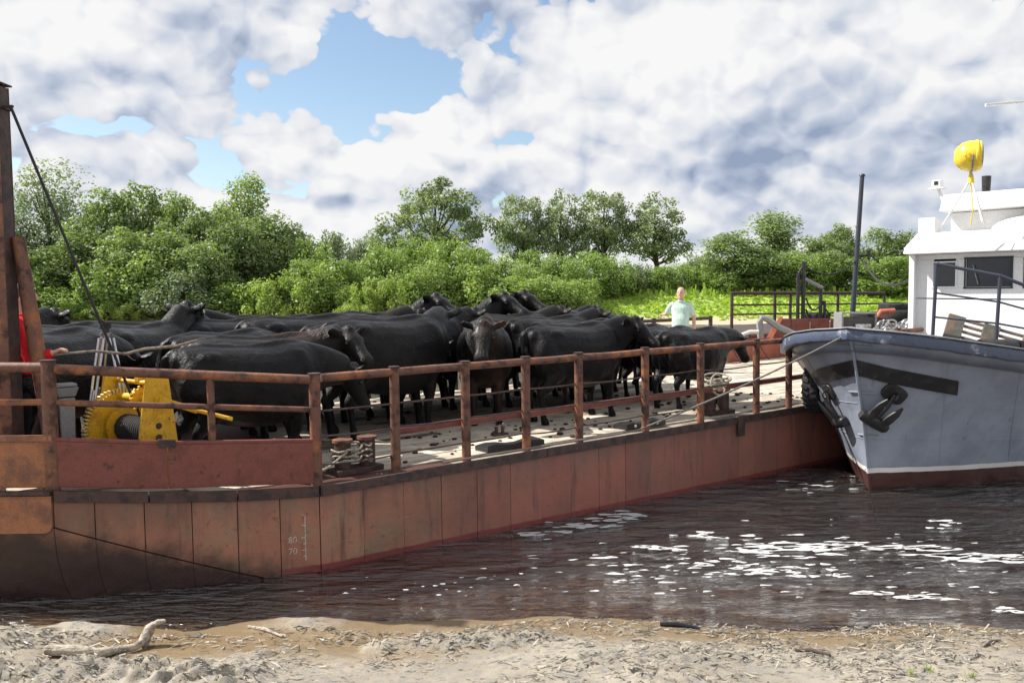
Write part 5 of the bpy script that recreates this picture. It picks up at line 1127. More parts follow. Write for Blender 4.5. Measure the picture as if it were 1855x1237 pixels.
def head(mb, c, yaw, s=1.0, pitch=0.0):
    """c: base of skull on top of neck; returns frame"""
    f = Vector((math.cos(yaw) * math.cos(pitch), math.sin(yaw) * math.cos(pitch), math.sin(pitch))); l = Vector((-math.sin(yaw), math.cos(yaw), 0)); u = f.cross(l)
    rows = [(-0.015, 0.020, 0.045, 0.050), (0.01, 0.018, 0.058, 0.072), (0.045, 0.012, 0.068, 0.088), (0.085, 0.005, 0.074, 0.096), (0.125, 0.0, 0.078, 0.100), (0.165, -0.006, 0.075, 0.096), (0.20, -0.010, 0.060, 0.078), (0.222, -0.012, 0.036, 0.046), (0.230, -0.012, 0.012, 0.016)]
    mb.loft([sring(Vector(c) + (u * z + f * o) * s, f, l, d * s, w * s, 18, 2.1) for z, o, w, d in rows])
    P_ = lambda a, b, z: Vector(c) + (f * a + l * b + u * z) * s
    mb.sphere(P_(0.104, 0, 0.088), (0.016 * s,) * 3, 8, 6); mb.tube([P_(0.096, 0, 0.125), P_(0.112, 0, 0.092)], [0.008 * s, 0.015 * s], 8)
    mb.tube([P_(0.088, -0.030, 0.134), P_(0.098, 0, 0.130), P_(0.088, 0.030, 0.134)], 0.009 * s, 8); mb.sphere(P_(0.085, 0, 0.012), (0.022 * s,) * 3, 8, 6)
    mb.tube([P_(0.088, -0.022, 0.052), P_(0.100, 0, 0.054), P_(0.088, 0.022, 0.052)], 0.007 * s, 8)
    for b in (-1, 1): mb.sphere(P_(-0.008, b * 0.080, 0.098), (0.020 * s, 0.010 * s, 0.032 * s), 10, 7, Matrix((f, l, u)).transposed())
    return f, l, u, P_
def person(label, Mw, yaw_head, elbowL, wristL, elbowR, wristR, shirt, trousers, hairy, handL, handR, belly=0.0, sc=1.0, sleeve=0.55, long_sleeve=False):
    """facing +x, feet at z=0, 1.78 m tall before scaling"""
    t = thing('person', label, 'person', Mw @ Matrix.Scale(sc, 4)); Y_, X_ = Vector((0, 1, 0)), Vector((1, 0, 0))
    b = MB(); f, l, u, P_ = head(b, (0.015, 0, 1.555), yaw_head); b.tube([(-0.005, 0, 1.43), (0.0, 0, 1.50), (0.012, 0, 1.585)], [0.075, 0.060, 0.058], 14)
    sh = {1: Vector((0, 0.195, 1.42)), -1: Vector((0, -0.195, 1.42))}
    arms = {1: (Vector(elbowL), Vector(wristL), handL), -1: (Vector(elbowR), Vector(wristR), handR)}
    for s in (1, -1):
        e_, w_, hn = arms[s]; limb(b, [(sh[s], 0.050), (sh[s] * 0.5 + e_ * 0.5, 0.045), (e_, 0.040), (e_ * 0.55 + w_ * 0.45, 0.038), (w_, 0.027)], 12); fw = (w_ - e_).normalized() if hn[0] is None else Vector(hn[0]); hand(b, w_, fw, hn[1], 1.0, hn[2])
    b.loft([sring((0, 0, z), X_, Y_, d, w, 16, 2.3) for z, d, w in ((0.92, 0.09, 0.13), (1.2, 0.09, 0.14), (1.40, 0.085, 0.15), (1.46, 0.05, 0.08))])
    put('body', remeshed(b, 0.0075, 2, 'body'), SKIN, t)
    for s in (-1, 1): e0 = MB(); e0.sphere(P_(0.088, s * 0.031, 0.118), 0.0115, 8, 6); e0.build('eye', EYE, t, True)
    c = MB(); c.loft([sring((o, 0, z), X_, Y_, d, w, 22, 2.4) for z, o, d, w in ((0.90, 0.0 + belly * .4, 0.118 + belly * 0.5, 0.172), (1.0, belly * .6, 0.125 + belly * .7, 0.178), (1.12, belly * .5, 0.122 + belly * .6, 0.178), (1.26, 0.005, 0.122, 0.188), (1.36, 0.0, 0.112, 0.20), (1.43, -0.005, 0.09, 0.185), (1.475, -0.005, 0.07, 0.105), (1.495, 0.0, 0.066, 0.075))])
    for s in (1, -1):
        e_, w_, _ = arms[s]; endp = sh[s] + (e_ - sh[s]) * (0.80 if not long_sleeve else 1.0); pts = [(sh[s] + Vector((0, -s * 0.05, 0.0)), 0.070), (sh[s] + Vector((0, s * 0.0, -0.012)), 0.064), ((sh[s] + endp) / 2, 0.058), (endp, 0.060)]
        if long_sleeve: pts += [(e_ * 0.5 + w_ * 0.5, 0.052), (w_ * 0.97 + e_ * 0.03, 0.042)]
        limb(c, pts, 14)
    so = put('shirt' if not long_sleeve else 'jacket', remeshed(c, 0.011, 3, 'shirt'), shirt, t)
    k = MB(); k.torus((0.004, 0, 1.492), 0.068, 0.014, n=22, m=8, squash=1.3); k.build('collar', shirt, so, True)
    if not long_sleeve:
        k = MB(); k.box((0.128, 0.09, 1.29), (0.008, 0.09, 0.10), Matrix.Rotation(R(10), 3, 'Z')); k.build('pocket', shirt, so, bevel=0.003)
        for z in (0.98, 1.08, 1.18, 1.28, 1.38): k = MB(); k.sphere((0.125 + (belly * 1.15 if z < 1.2 else 0.0), 0, z), (0.006, 0.006, 0.006), 8, 6); k.build('button', WHITE, so, True)
    q_ = MB(); q_.loft([sring((0, 0, z), X_, Y_, d, w, 20, 2.4) for z, d, w in ((0.78, 0.11, 0.165), (0.86, 0.122, 0.178), (0.95, 0.118 + belly * .4, 0.170))])
    for s in (1, -1): limb(q_, [(Vector((0, s * 0.09, 0.84)), 0.098), (Vector((0.01, s * 0.10, 0.66)), 0.085), (Vector((0.02, s * 0.105, 0.48)), 0.066), (Vector((0.0, s * 0.105, 0.28)), 0.060), (Vector((-0.01, s * 0.105, 0.07)), 0.057)], 14)
    to = put('trousers', remeshed(q_, 0.011, 3, 'trousers'), trousers, t)
    k = MB(); k.loft([sring((0, 0, z), X_, Y_, 0.128 + belly * .5, 0.180, 20, 2.4) for z in (0.925, 0.955)]); k.build('belt', BLACK_CLOTH, to, True)
    for s in (1, -1):
        k = MB(); k.loft([sring((0.055, s * 0.105, z), X_, Y_, d, w, 16, 2.5) for z, d, w in ((0.0, 0.145, 0.052), (0.03, 0.145, 0.052), (0.06, 0.11, 0.05), (0.10, 0.06, 0.05))]); k.build('shoe', BLACK_CLOTH, t, True)
    h_ = MB()
    if hairy: h_.loft([sring(P_(-0.018, 0, z), f, l, d, w, 18, 2.1) for z, w, d in ((0.10, 0.078, 0.085), (0.16, 0.084, 0.102), (0.20, 0.072, 0.090), (0.235, 0.03, 0.04))])
    else:
        for s in (-1, 1): h_.sphere(P_(-0.045, s * 0.058, 0.115), (0.042, 0.026, 0.05), 10, 7, Matrix((f, l, u)).transposed())
        h_.sphere(P_(-0.085, 0, 0.10), (0.022, 0.06, 0.05), 10, 7, Matrix((f, l, u)).transposed())
    h_.build('hair', HAIR, t, True)
    return t
# man in the pale green shirt, hand on the far rail
xm = deck_x(1233, 5.05); pmn = D(xm, 5.05); face = math.atan2(0 - pmn.y, -2.0 - pmn.x)
Mp = Matrix.Translation(pmn) @ Matrix.Rotation(face, 4, 'Z'); rp = lambda p: (Mp.inverted() @ p) / 1.06
hr = D(deck_x(1197, YF - 0.02), YF - 0.02, 1.19); hl = rp(hr)
sh_r = Vector((0, -0.195, 1.42)); dvec = (hl - sh_r); reach = min(dvec.length, 0.54); wR = sh_r + dvec.normalized() * reach; eR = (sh_r + wR) / 2 + Vector((-0.03, -0.02, -0.09))
person('bald man in a pale green short sleeved shirt and jeans by the far rail', Mp, R(-6), (-0.03, 0.27, 1.14), (0.03, 0.285, 0.90), eR, wR, MINT, JEANS, False, (None, (0, -1, 0), 0.35), (None, (0, 0, 1), 0.5), belly=0.045, sc=1.06)
# person in red behind the mast, holding a stick
pr = at(42, 700, 8.22); lr = MBARGE.inverted() @ pr; pb0 = D(lr.x, lr.y); yaw = R(8)
Mr = Matrix.Translation(pb0) @ Matrix.Rotation(yaw, 4, 'Z'); rr_ = lambda p: (Mr.inverted() @ p)
hw = rr_(at(96, 639, 7.98)); el_ = Vector((hw.x * 0.45, hw.y * 0.8 - 0.03, max(hw.z - 0.08, 1.02)))
person('person in a red jacket and black trousers half hidden by the mast', Mr, R(10), (0.0, 0.27, 1.13), (0.10, 0.27, 0.90), el_, hw, RED_CLOTH, BLACK_CLOTH, True, (None, (0, -1, 0), 0.4), (None, (0, 0, 1), 0.9), sc=1.0, long_sleeve=True)
pts = [at(92, 644, 7.98), at(112, 641, 7.98), at(170, 636, 8.05), at(228, 641, 8.12), at(262, 632, 8.15), at(318, 627, 8.2), at(358, 617, 8.25)]
o0 = pts[0].copy(); f = MB(); f.tube([p - o0 for p in pts], [0.010, 0.011, 0.012, 0.013, 0.014, 0.013, 0.011], 8); f.tube([pts[3] - o0, pts[3] - o0 + Vector((0.06, 0, -0.05)), pts[3] - o0 + Vector((0.09, 0, -0.06))], [0.007, 0.004, 0.002], 6)
o = f.build('herding_stick', STICK, None, True); o.location = o0; tag(o, 'long crooked herding stick held out over the cow by the person in red', 'stick')

# ---------------------------------------------------------------- grey boat
MBOAT = Matrix.Translation((4.43, 11.57, 0)) @ Matrix.Rotation(R(45), 4, 'Z')
boat = thing('river_boat', 'blue grey river tug with white wheelhouse and black bow stripe', 'boat', MBOAT)
TT = [0, .08, .16, .25, .4, .6, .8, 1]
TB = dict(ds=[0, .10, .38, .80, 1.7, 3.5, 7, 12.5], db=[0.0, .46, .90, 1.26, 1.80, 2.1, 2.2, 2.2], dz=[2.17, 2.14, 2.08, 2.0, 1.86, 1.70, 1.55, 1.5],
          ws=[.72, .95, 1.35, 1.9, 2.9, 4.6, 7.6, 12.5], wb=[0, .16, .42, .78, 1.3, 1.75, 1.95, 1.95], ks=[1.15, 1.45, 1.85, 2.4, 3.4, 5, 8, 12.5], kb=[0, .08, .22, .45, .9, 1.3, 1.5, 1.5])
def hull_pt(t, z, sgn):
    I = lambda k: float(np.interp(t, TT, TB[k])); zd = I('dz')
    if z >= 0:
        k = (z / zd); kk = 0.62 * k + 0.38 * k ** 2.2
        return Vector((I('ws') + (I('ds') - I('ws')) * kk, sgn * (I('wb') + (I('db') - I('wb')) * kk), z))
    k = z / -0.7; return Vector((I('ws') + (I('ks') - I('ws')) * k, sgn * (I('wb') + (I('kb') - I('wb')) * k), z))
def hull_n(t, z, sgn):
    a = hull_pt(max(t - .01, 0), z, sgn); b = hull_pt(t + .01, z, sgn); c = hull_pt(t, z - 0.03, sgn); d_ = hull_pt(t, z + 0.03, sgn); nn = (b - a).cross(d_ - c).normalized()
    return nn if nn.y * sgn > 0 or abs(nn.y) < 1e-6 and nn.x < 0 else -nn
ts = np.concatenate([np.linspace(0, .4, 22), np.linspace(.44, 1, 12)])
vs, fs = [], []; fr = np.concatenate([np.linspace(-0.7, 0, 4), np.linspace(0, 1, 13)[1:]])
def zf(t, q): return q if q <= 0 else q * float(np.interp(t, TT, TB['dz']))
for sgn in (1, -1):
    o = len(vs)
    for t in ts:
        for q in fr: vs.append(hull_pt(t, zf(t, q), sgn))
    m_ = len(fr); fs += [(o + i * m_ + j, o + (i + 1) * m_ + j, o + (i + 1) * m_ + j + 1, o + i * m_ + j + 1) for i in range(len(ts) - 1) for j in range(m_ - 1)]
mb = MB(); mb.add(vs, fs); me = mb.mesh('hull'); bm = bmesh.new(); bm.from_mesh(me); bmesh.ops.remove_doubles(bm, verts=bm.verts, dist=0.0015); bmesh.ops.recalc_face_normals(bm, faces=bm.faces); bm.to_mesh(me); bm.free()
me.polygons.foreach_set('use_smooth', [True] * len(me.polygons)); me.set_sharp_from_angle(angle=R(40)); hull_o = put('hull', me, BOAT_GREY, boat)
so = hull_o.modifiers.new('thick', 'SOLIDIFY'); so.thickness = 0.02; so.offset = -1
# gunwale belting
def gw_pts(sgn, off, dz): return [hull_pt(t, float(np.interp(t, TT, TB['dz'])), sgn) + Vector((0, sgn * off, dz)) for t in ts]
ring_pts = list(reversed(gw_pts(1, 0.03, -0.02)))[:-1] + [hull_pt(0, 2.17, 1) + Vector((-0.04, 0, -0.01))] + gw_pts(-1, 0.03, -0.02)[1:]
mb = MB(); rings = []
for i, p in enumerate(ring_pts):
    a, b = ring_pts[max(i - 1, 0)], ring_pts[min(i + 1, len(ring_pts) - 1)]; d_ = (b - a); d_.z = 0; d_.normalize(); nn = Vector((d_.y, -d_.x, 0))
    wob = 0.004 * math.sin(i * 2.1); rings.append(sring(p + Vector((0, 0, wob)), nn, Vector((0, 0, 1)), 0.058, 0.082 + 0.004 * math.sin(i * 1.3), 16, 4.5))
mb.loft(rings); mb.build('gunwale', BOAT_NAVY, boat, True)
rings = []
mb = MB()
for i, p in enumerate(ring_pts):
    a, b = ring_pts[max(i - 1, 0)], ring_pts[min(i + 1, len(ring_pts) - 1)]; d_ = (b - a); d_.z = 0; d_.normalize(); nn = Vector((d_.y, -d_.x, 0)); rings.append(sring(p + Vector((0, 0, 0.092)), nn, Vector((0, 0, 1)), 0.075, 0.012, 8, 5))
mb.loft(rings); mb.build('gunwale_cap', GREY_PAINT, boat, True)
for sgn in (1, -1):
    for zq in (0.72, 1.22):
        w_ = MB(); w_.tube([hull_pt(t, zq * (1 - 0.18 * t), sgn) + hull_n(t, zq, sgn) * 0.002 for t in np.linspace(0.02, 0.7, 26)], 0.006, 5); w_.build('weld_seam', BOAT_GREY, boat, True)
    for tq in (0.20, 0.36, 0.48):
        w_ = MB(); w_.tube([hull_pt(tq, z, sgn) + hull_n(tq, z, sgn) * 0.002 for z in np.linspace(0.32, 1.85 - 0.4 * tq, 12)], 0.005, 5); w_.build('weld_seam', BOAT_GREY, boat, True)
pl = gw_pts(1, -0.05, -0.22); pr_ = gw_pts(-1, -0.05, -0.22); nn_ = len(pl); mb = MB(); mb.add(pl + pr_, [(i, i + 1, nn_ + i + 1, nn_ + i) for i in range(nn_ - 1)]); mb.build('deck', GREY_PAINT, boat)
# stem bar
mb = MB(); mb.tube([hull_pt(0, z, 1) + Vector((-0.012, 0, 0)) for z in np.linspace(-0.5, 2.10, 12)], 0.022, 8); mb.build('stem_bar', BOAT_GREY, boat, True)
# black bow band (rubbing plates)
for sgn, tend in ((-1, 0.225), (1, 0.225)):
    mb = MB(); tl_ = np.linspace(0.004, tend, 16); A, B = [], []
    for t in tl_:
        zc = 1.72 - 0.30 * (t / 0.255); hgt = 0.105 * (1 - 0.1 * t / 0.25)
        for q, L_ in ((zc - hgt, A), (zc + hgt, B)): p = hull_pt(t, q, sgn); L_.append(p + hull_n(t, q, sgn) * 0.006)
    out = [p + hull_n(t, 1.6, sgn) * 0.02 for p, t in zip(A, tl_)] + [p + hull_n(t, 1.6, sgn) * 0.02 for p, t in zip(B, tl_)]; k = len(A)
    mb.add(A + B + out, [(2 * k + i, 2 * k + i + 1, 3 * k + i + 1, 3 * k + i) for i in range(k - 1)] + [(i, i + 1, 2 * k + i + 1, 2 * k + i) for i in range(k - 1)] + [(k + i, k + i + 1, 3 * k + i + 1, 3 * k + i) for i in range(k - 1)] + [(0, 2 * k, 3 * k, k), (k - 1, 3 * k - 1, 4 * k - 1, 2 * k - 1)])
    mb.build('bow_band', BLACK_PAINT, boat, True)
# small step bars by the stem
for z in (1.38, 0.78, 2.02, 0.30):
    for sgn in (1, -1):
        mb = MB(); mb.tube([hull_pt(0.004, z, sgn) + hull_n(0.02, z, sgn) * 0.012, hull_pt(0.045, z - 0.01, sgn) + hull_n(0.04, z, sgn) * 0.012], 0.012, 6); mb.build('step_bar', BOAT_GREY, boat, True)
def project(p):
    r = p - Vector((0, 0, CAMZ)); f = Vector((0, math.cos(PITCH), -math.sin(PITCH))); u_ = Vector((0, math.sin(PITCH), math.cos(PITCH))); k = r.dot(f)
    return CX + F_PX * r.x / k, CY - F_PX * r.dot(u_) / k
def anchor(t, z, sgn, label, turn):
    p = hull_pt(t, z, sgn); nn = hull_n(t, z, sgn); dn = (Vector((0, 0, -1)) - nn * (-nn.z)).normalized(); dn = Matrix.Rotation(turn, 3, nn) @ dn; sd = nn.cross(dn)
    M3 = Matrix((sd, dn, nn)).transposed().to_4x4(); M_ = MBOAT @ Matrix.Translation(p) @ M3
    pad = MB(); pad.prism([(0.17 * math.copysign(abs(math.cos(a)) ** .6, math.cos(a)), 0.12 * math.copysign(abs(math.sin(a)) ** .6, math.sin(a))) for a in np.linspace(0, 2 * math.pi, 20, endpoint=False)], -0.02, 0.035)
    o = pad.build('hawse_plate', BLACK_PAINT, boat, bevel=0.008); o.matrix_local = Matrix.Translation(p) @ M3
    t_ = thing('anchor', label, 'anchor', M_)
    f = MB(); f.tube([(0, 0.0, 0.05), (0, 0.16, 0.10), (0, 0.42, 0.10)], [0.03, 0.03, 0.036], 10); f.build('shank', BLACK_PAINT, t_, True)
    f = MB(); f.loft([sring((x, 0.44, 0.10), (0, 1, 0), (0, 0, 1), a, b, 12, 3) for x, a, b in ((-0.22, 0.05, 0.05), (-0.18, 0.075, 0.07), (0, 0.085, 0.08), (0.18, 0.075, 0.07), (0.22, 0.05, 0.05))]); f.build('crown', BLACK_PAINT, t_, True)
    for s in (-1, 1):
        f = MB(); f.loft([sring((s * x, y_, z_), (1, 0, 0), (0, 0, 1), a, b, 10, 2.6) for x, y_, z_, a, b in ((0.10, 0.46, 0.12, 0.06, 0.05), (0.115, 0.30, 0.15, 0.072, 0.035), (0.125, 0.17, 0.17, 0.055, 0.026), (0.125, 0.06, 0.185, 0.014, 0.012))]); f.build('fluke', BLACK_PAINT, t_, True)
    f = MB(); f.torus((0, 0.02, 0.07), 0.055, 0.014, n=18, m=7, rot=Matrix.Rotation(R(90), 3, 'Y')); f.build('shackle', BLACK_PAINT, t_, True)
    return t_
best = {}
for sgn, tu, tv in ((-1, 1618, 712), (1, 1503, 708)):
    cand = []
    for t in np.linspace(0.02, 0.32, 60):
        for z in np.linspace(0.9, 1.7, 40): uu, vv = project(MBOAT @ hull_pt(t, z, sgn)); cand.append(((uu - tu) ** 2 + (vv - tv) ** 2, t, z))
    best[sgn] = min(cand)[1:]
anchor(best[-1][0], best[-1][1], -1, 'black stockless anchor stowed on the shaded port bow of the tug', R(-32))
anchor(best[1][0], best[1][1], 1, 'anchor stowed on the sunlit starboard bow of the tug', R(10))
# wheelhouse
HX, HWD = 5.72, 1.34
def bbox(name, c, s, m, parent=boat, bev=0.006, rot=None): b = MB(); b.box(c, s, rot); return b.build(name, m, parent, bevel=bev)
house = bbox('wheelhouse', (HX + 2.4, 0, 2.15), (4.6, 2 * HWD - 0.1, 1.40), WHITE)
bbox('cabin_back', (HX + 2.45, 0, 3.16), (4.5, 2 * HWD - 0.16, 0.60), mat('dark_cabin_interior', (0.05, 0.05, 0.055), 0.7), house, 0)
wins = [(1.02, 0.64, 2.86, 3.30), (0.46, -0.28, 2.84, 3.36), (-0.50, -1.02, 2.84, 3.32)]
xw = HX + 0.09; ys = [HWD] + [v for w in wins for v in w[:2]] + [-HWD]
bbox('front_wall', (xw, 0, 2.28), (0.05, 2 * HWD, 1.12), WHITE, house); bbox('front_wall', (xw, 0, 3.41), (0.05, 2 * HWD, 0.09), WHITE, house)
for i in range(0, len(ys), 2): a, b = ys[i], ys[i + 1]; bbox('front_pillar', (xw + 0.002, (a + b) / 2, 3.10), (0.05, abs(a - b) - 0.002, 0.526), WHITE, house)
for a, b, z0, z1 in wins:
    w = bbox('window', (xw + 0.02, (a + b) / 2, (z0 + z1) / 2), (0.012, a - b + 0.02, z1 - z0 + 0.02), GLASS_DARK, house, 0)
    for (c, s) in (((xw - 0.028, (a + b) / 2, z0 - 0.01), (0.02, a - b + 0.07, 0.025)), ((xw - 0.028, (a + b) / 2, z1 + 0.01), (0.02, a - b + 0.07, 0.025)), ((xw - 0.028, a + 0.015, (z0 + z1) / 2), (0.02, 0.025, z1 - z0 - 0.006)), ((xw - 0.028, b - 0.015, (z0 + z1) / 2), (0.02, 0.025, z1 - z0 - 0.006))):
        bb = MB(); bb.box(Vector(c), s); bb.build('frame', BLACK_PAINT if z0 < 2.85 else WHITE, w)
mb = MB(); mb.tube([(xw - 0.045, 0.25, 2.90), (xw - 0.05, 0.34, 3.24)], 0.008, 6); mb.build('wiper', STEEL, house, True)
for sgn in (1,):
    for x in (HX + 0.5, HX + 1.5): bbox('side_window', (x, sgn * (HWD - 0.07), 3.08), (0.6, 0.02, 0.45), GLASS_DARK, house, 0)
    bbox('side_wall', (HX + 2.4, sgn * (HWD - 0.085), 3.15), (4.55, 0.02, 0.60), WHITE, house)
    bbox('corner_post', (HX + 0.02, sgn * (HWD + 0.03), 2.55), (0.16, 0.10, 1.80), WHITE, house)
bbox('side_wall', (HX + 2.4, -(HWD - 0.085), 3.15), (4.55, 0.02, 0.60), WHITE, house)
def slab_loft(name, secs, m, parent):
    f = MB(); f.loft([[Vector((x0, -hw_, z)), Vector((x1, -hw_, z)), Vector((x1, hw_, z)), Vector((x0, hw_, z))] for z, x0, x1, hw_ in secs]); return f.build(name, m, parent, bevel=0.02)
roof = slab_loft('roof', [(3.46, HX - 0.32, HX + 4.8, 1.44), (3.58, HX - 0.28, HX + 4.8, 1.43), (3.86, HX + 0.10, HX + 4.7, 1.34)], WHITE, boat)
slab_loft('upper_cabin', [(3.87, HX + 0.9, HX + 4.0, 1.02), (4.28, HX + 0.9, HX + 4.0, 1.02)], WHITE, boat)
slab_loft('upper_visor', [(4.285, HX + 0.55, HX + 4.2, 1.12), (4.60, HX + 0.62, HX + 4.1, 1.08)], WHITE, boat)
f = MB(); f.sphere((HX + 0.62, -0.40, 3.87), (0.45, 0.62, 0.24), 20, 10); f.build('ventilator_hump', WHITE, boat, True)
bbox('side_light_board', (HX + 0.35, 1.26, 4.02), (0.03, 0.30, 0.28), WHITE); bbox('side_light_board', (HX + 0.52, 1.11, 4.015), (0.34, 0.02, 0.26), WHITE)
nb = bbox('navigation_lamp', (HX + 0.68, 1.20, 4.82), (0.16, 0.17, 0.14), WHITE, boat, 0.02); bbox('lens', (HX + 0.597, 1.20, 4.83), (0.012, 0.07, 0.07), GLASS_DARK, nb, 0); bbox('shelf', (HX + 0.68, 1.20, 4.735), (0.22, 0.28, 0.02), WHITE, nb, 0)
f = MB(); f.tube([(HX + 0.66, 1.05, 4.40), (HX + 0.68, 1.18, 4.72)], 0.03, 8); f.build('lamp_arm', WHITE, nb, True)
f = MB(); f.tube([(HX + 0.8, 0.38, 4.60), (HX + 0.8, 0.38, 4.90)], [0.07, 0.08], 12); f.build('funnel_horn', BLACK_PAINT, boat, True)
# radar bar on its mast
f = MB(); f.tube([(HX + 1.6, -0.95, 4.6), (HX + 1.6, -0.95, 6.30)], [0.05, 0.035], 10); f.build('signal_mast', WHITE, boat, True)
pm_ = MBOAT.inverted() @ at(1866, 184, 16.4)
f = MB(); a_, b_ = MBOAT.inverted() @ at(1785, 191, 16.6), MBOAT.inverted() @ at(1945, 177, 16.4); f.box((a_ + b_) / 2, ((b_ - a_).length, 0.06, 0.05), (b_ - a_).to_track_quat('X', 'Z').to_matrix()); f.build('radar_bar', WHITE, boat, bevel=0.006)
# searchlight
ps = at(1760, 283, 15.3); lamp = thing('searchlight', 'round yellow searchlight on a tripod stand above the wheelhouse', 'searchlight', Matrix.Translation(ps)); Q = Matrix.Rotation(R(-22), 3, 'Z')
prof = [(-0.27, 0.02), (-0.26, 0.10), (-0.22, 0.17), (-0.14, 0.235), (-0.04, 0.262), (0.05, 0.262), (0.06, 0.272), (0.09, 0.272), (0.10, 0.255), (0.14, 0.25)]
f = MB(); f.loft([[Q @ Vector((x, r_ * math.cos(a), r_ * math.sin(a))) for a in np.linspace(0, 2 * math.pi, 24, endpoint=False)] for x, r_ in prof]); f.build('drum', LAMP_YELLOW, lamp, True)
f = MB(); f.loft([[Q @ Vector((x, r_ * math.cos(a), r_ * math.sin(a))) for a in np.linspace(0, 2 * math.pi, 24, endpoint=False)] for x, r_ in ((0.142, 0.235), (0.165, 0.2), (0.178, 0.1), (0.18, 0.01))]); f.build('glass', GLASS_DARK, lamp, True)
f = MB(); f.tube([Q @ Vector((-0.10 + 0.0, -0.27, 0.06)), Q @ Vector((-0.12, -0.30, -0.02)), Q @ Vector((-0.1, -0.265, -0.08))], 0.012, 6); f.build('handle', LAMP_YELLOW, lamp, True)
f = MB(); f.tube([Q @ Vector((0, 0.29 * math.cos(a), 0.29 * math.sin(a) - 0.02)) for a in np.linspace(math.pi, 2 * math.pi, 16)], 0.016, 8); f.build('yoke', STEEL, lamp, True)
f = MB(); f.tube([(0, 0, -0.30), (0, 0, -0.46)], [0.035, 0.055], 12); f.build('pivot', LAMP_YELLOW, lamp, True)
for a in (0.5, 2.6, 4.7): f = MB(); e1 = Vector((0.42 * math.cos(a), 0.42 * math.sin(a), MBOAT.translation.z + 3.92 - ps.z)); f.tube([(0.03 * math.cos(a), 0.03 * math.sin(a), -0.44), e1], 0.014, 7); f.build('leg', WHITE, lamp, True)
f = MB(); f.tube([(0, 0, -0.46), (0.02, -0.05, -0.9), (0.0, -0.03, -1.20)], 0.010, 6); f.build('lamp_cable', LAMP_YELLOW, lamp, True)
# bow rail
br = thing('boat_railing', 'dark blue sloping pipe rail on the foredeck of the tug', 'railing', Matrix.Translation(at(1700, 610, 12.9)))
o0 = br.matrix_world.translation.copy(); g1, g2, g3 = (1690, 13.1), (1806, 12.7), (1925, 12.4); tops = [(1697, 478), (1812, 500), (1930, 545)]
zz = [hull_pt(0.3, 0, 1).z + 1.72] * 3; Pt = [at(u, v, d_) for (u, v), d_ in zip(tops, (13.1, 12.7, 12.4))]; Pb = [Vector((p.x - 0.05, p.y, 1.72)) for p in Pt]
for a, b in zip(Pt, Pb): f = MB(); f.tube([a - o0, b - o0], 0.026, 9); f.build('post', BOAT_BLUEPIPE, br, True)
for k, r_ in ((0.0, 0.026), (0.30, 0.014), (0.55, 0.014), (0.85, 0.014)):
    for i in (0, 1): f = MB(); f.tube([Pt[i] * (1 - k) + Pb[i] * k - o0, Pt[i + 1] * (1 - k) + Pb[i + 1] * k - o0], r_, 8); f.build('top_rail' if k == 0 else 'rail', BOAT_BLUEPIPE, br, True)
f = MB(); f.tube([at(1660, 540, 14.6) - o0, at(1700, 541, 13.9) - o0, at(1920, 543, 12.9) - o0], 0.012, 6); f.build('jackstay', BOAT_BLUEPIPE, br, True)
# slotted brown hatch grating leaning on the rail
cTL, cTR, cBL, cBR = at(1718, 570, 13.3), at(1880, 614, 13.0), at(1702, 626, 13.05), at(1864, 672, 12.75); nrm = (cTR - cTL).cross(cBL - cTL).normalized(); nrm = nrm if nrm.y < 0 else -nrm
gr = thing('hatch_grating', 'brown slotted wooden grating leaning on the foredeck of the tug', 'grating', Matrix.Translation(cBL)); q0 = cBL.copy()
def gp(s, t): return (cTL * (1 - s) + cTR * s) * (1 - t) + (cBL * (1 - s) + cBR * s) * t - q0
for s0, s1 in ((0.0, 0.19), (0.40, 0.58), (0.84, 1.0)):
    quad_slab('board', [gp(s0, 0), gp(s1, 0), gp(s1, 1), gp(s0, 1)], PALLET, 0.05, gr, nrm)
for k in range(6):
    t0 = 0.02 + k * 0.18
    for s0, s1 in ((0.192, 0.398), (0.582, 0.838)): quad_slab('slat', [gp(s0, t0), gp(s1, t0), gp(s1, t0 + 0.07), gp(s0, t0 + 0.07)], PALLET, 0.03, gr, nrm)
wl = thing('anchor_windlass', 'black anchor windlass standing in front of the brown grating', 'windlass', Matrix.Translation(at(1800, 640, 12.55) * Vector((1, 1, 0)).to_3d() if False else Vector((at(1806, 640, 12.5).x, 12.5, 1.70))))
f = MB(); f.tube([(-0.25, 0.0, 0.22), (0.25, 0.0, 0.22)], 0.14, 14); f.build('drum', BLACK_PAINT, wl, True)
for s in (-1, 1): f = MB(); f.prism([(-0.16, 0.0), (0.16, 0.0), (0.10, 0.34), (-0.10, 0.34)], -0.02, 0.02, Matrix.Translation((s * 0.30, 0, 0)) @ Matrix.Rotation(R(90), 4, 'Z') @ Matrix.Rotation(R(90), 4, 'X')); f.build('side_frame', BLACK_PAINT, wl)
f = MB(); f.tube([(0.34, 0, 0.22), (0.50, 0, 0.22)], 0.03, 10); f.build('axle_end', BLACK_PAINT, wl, True)

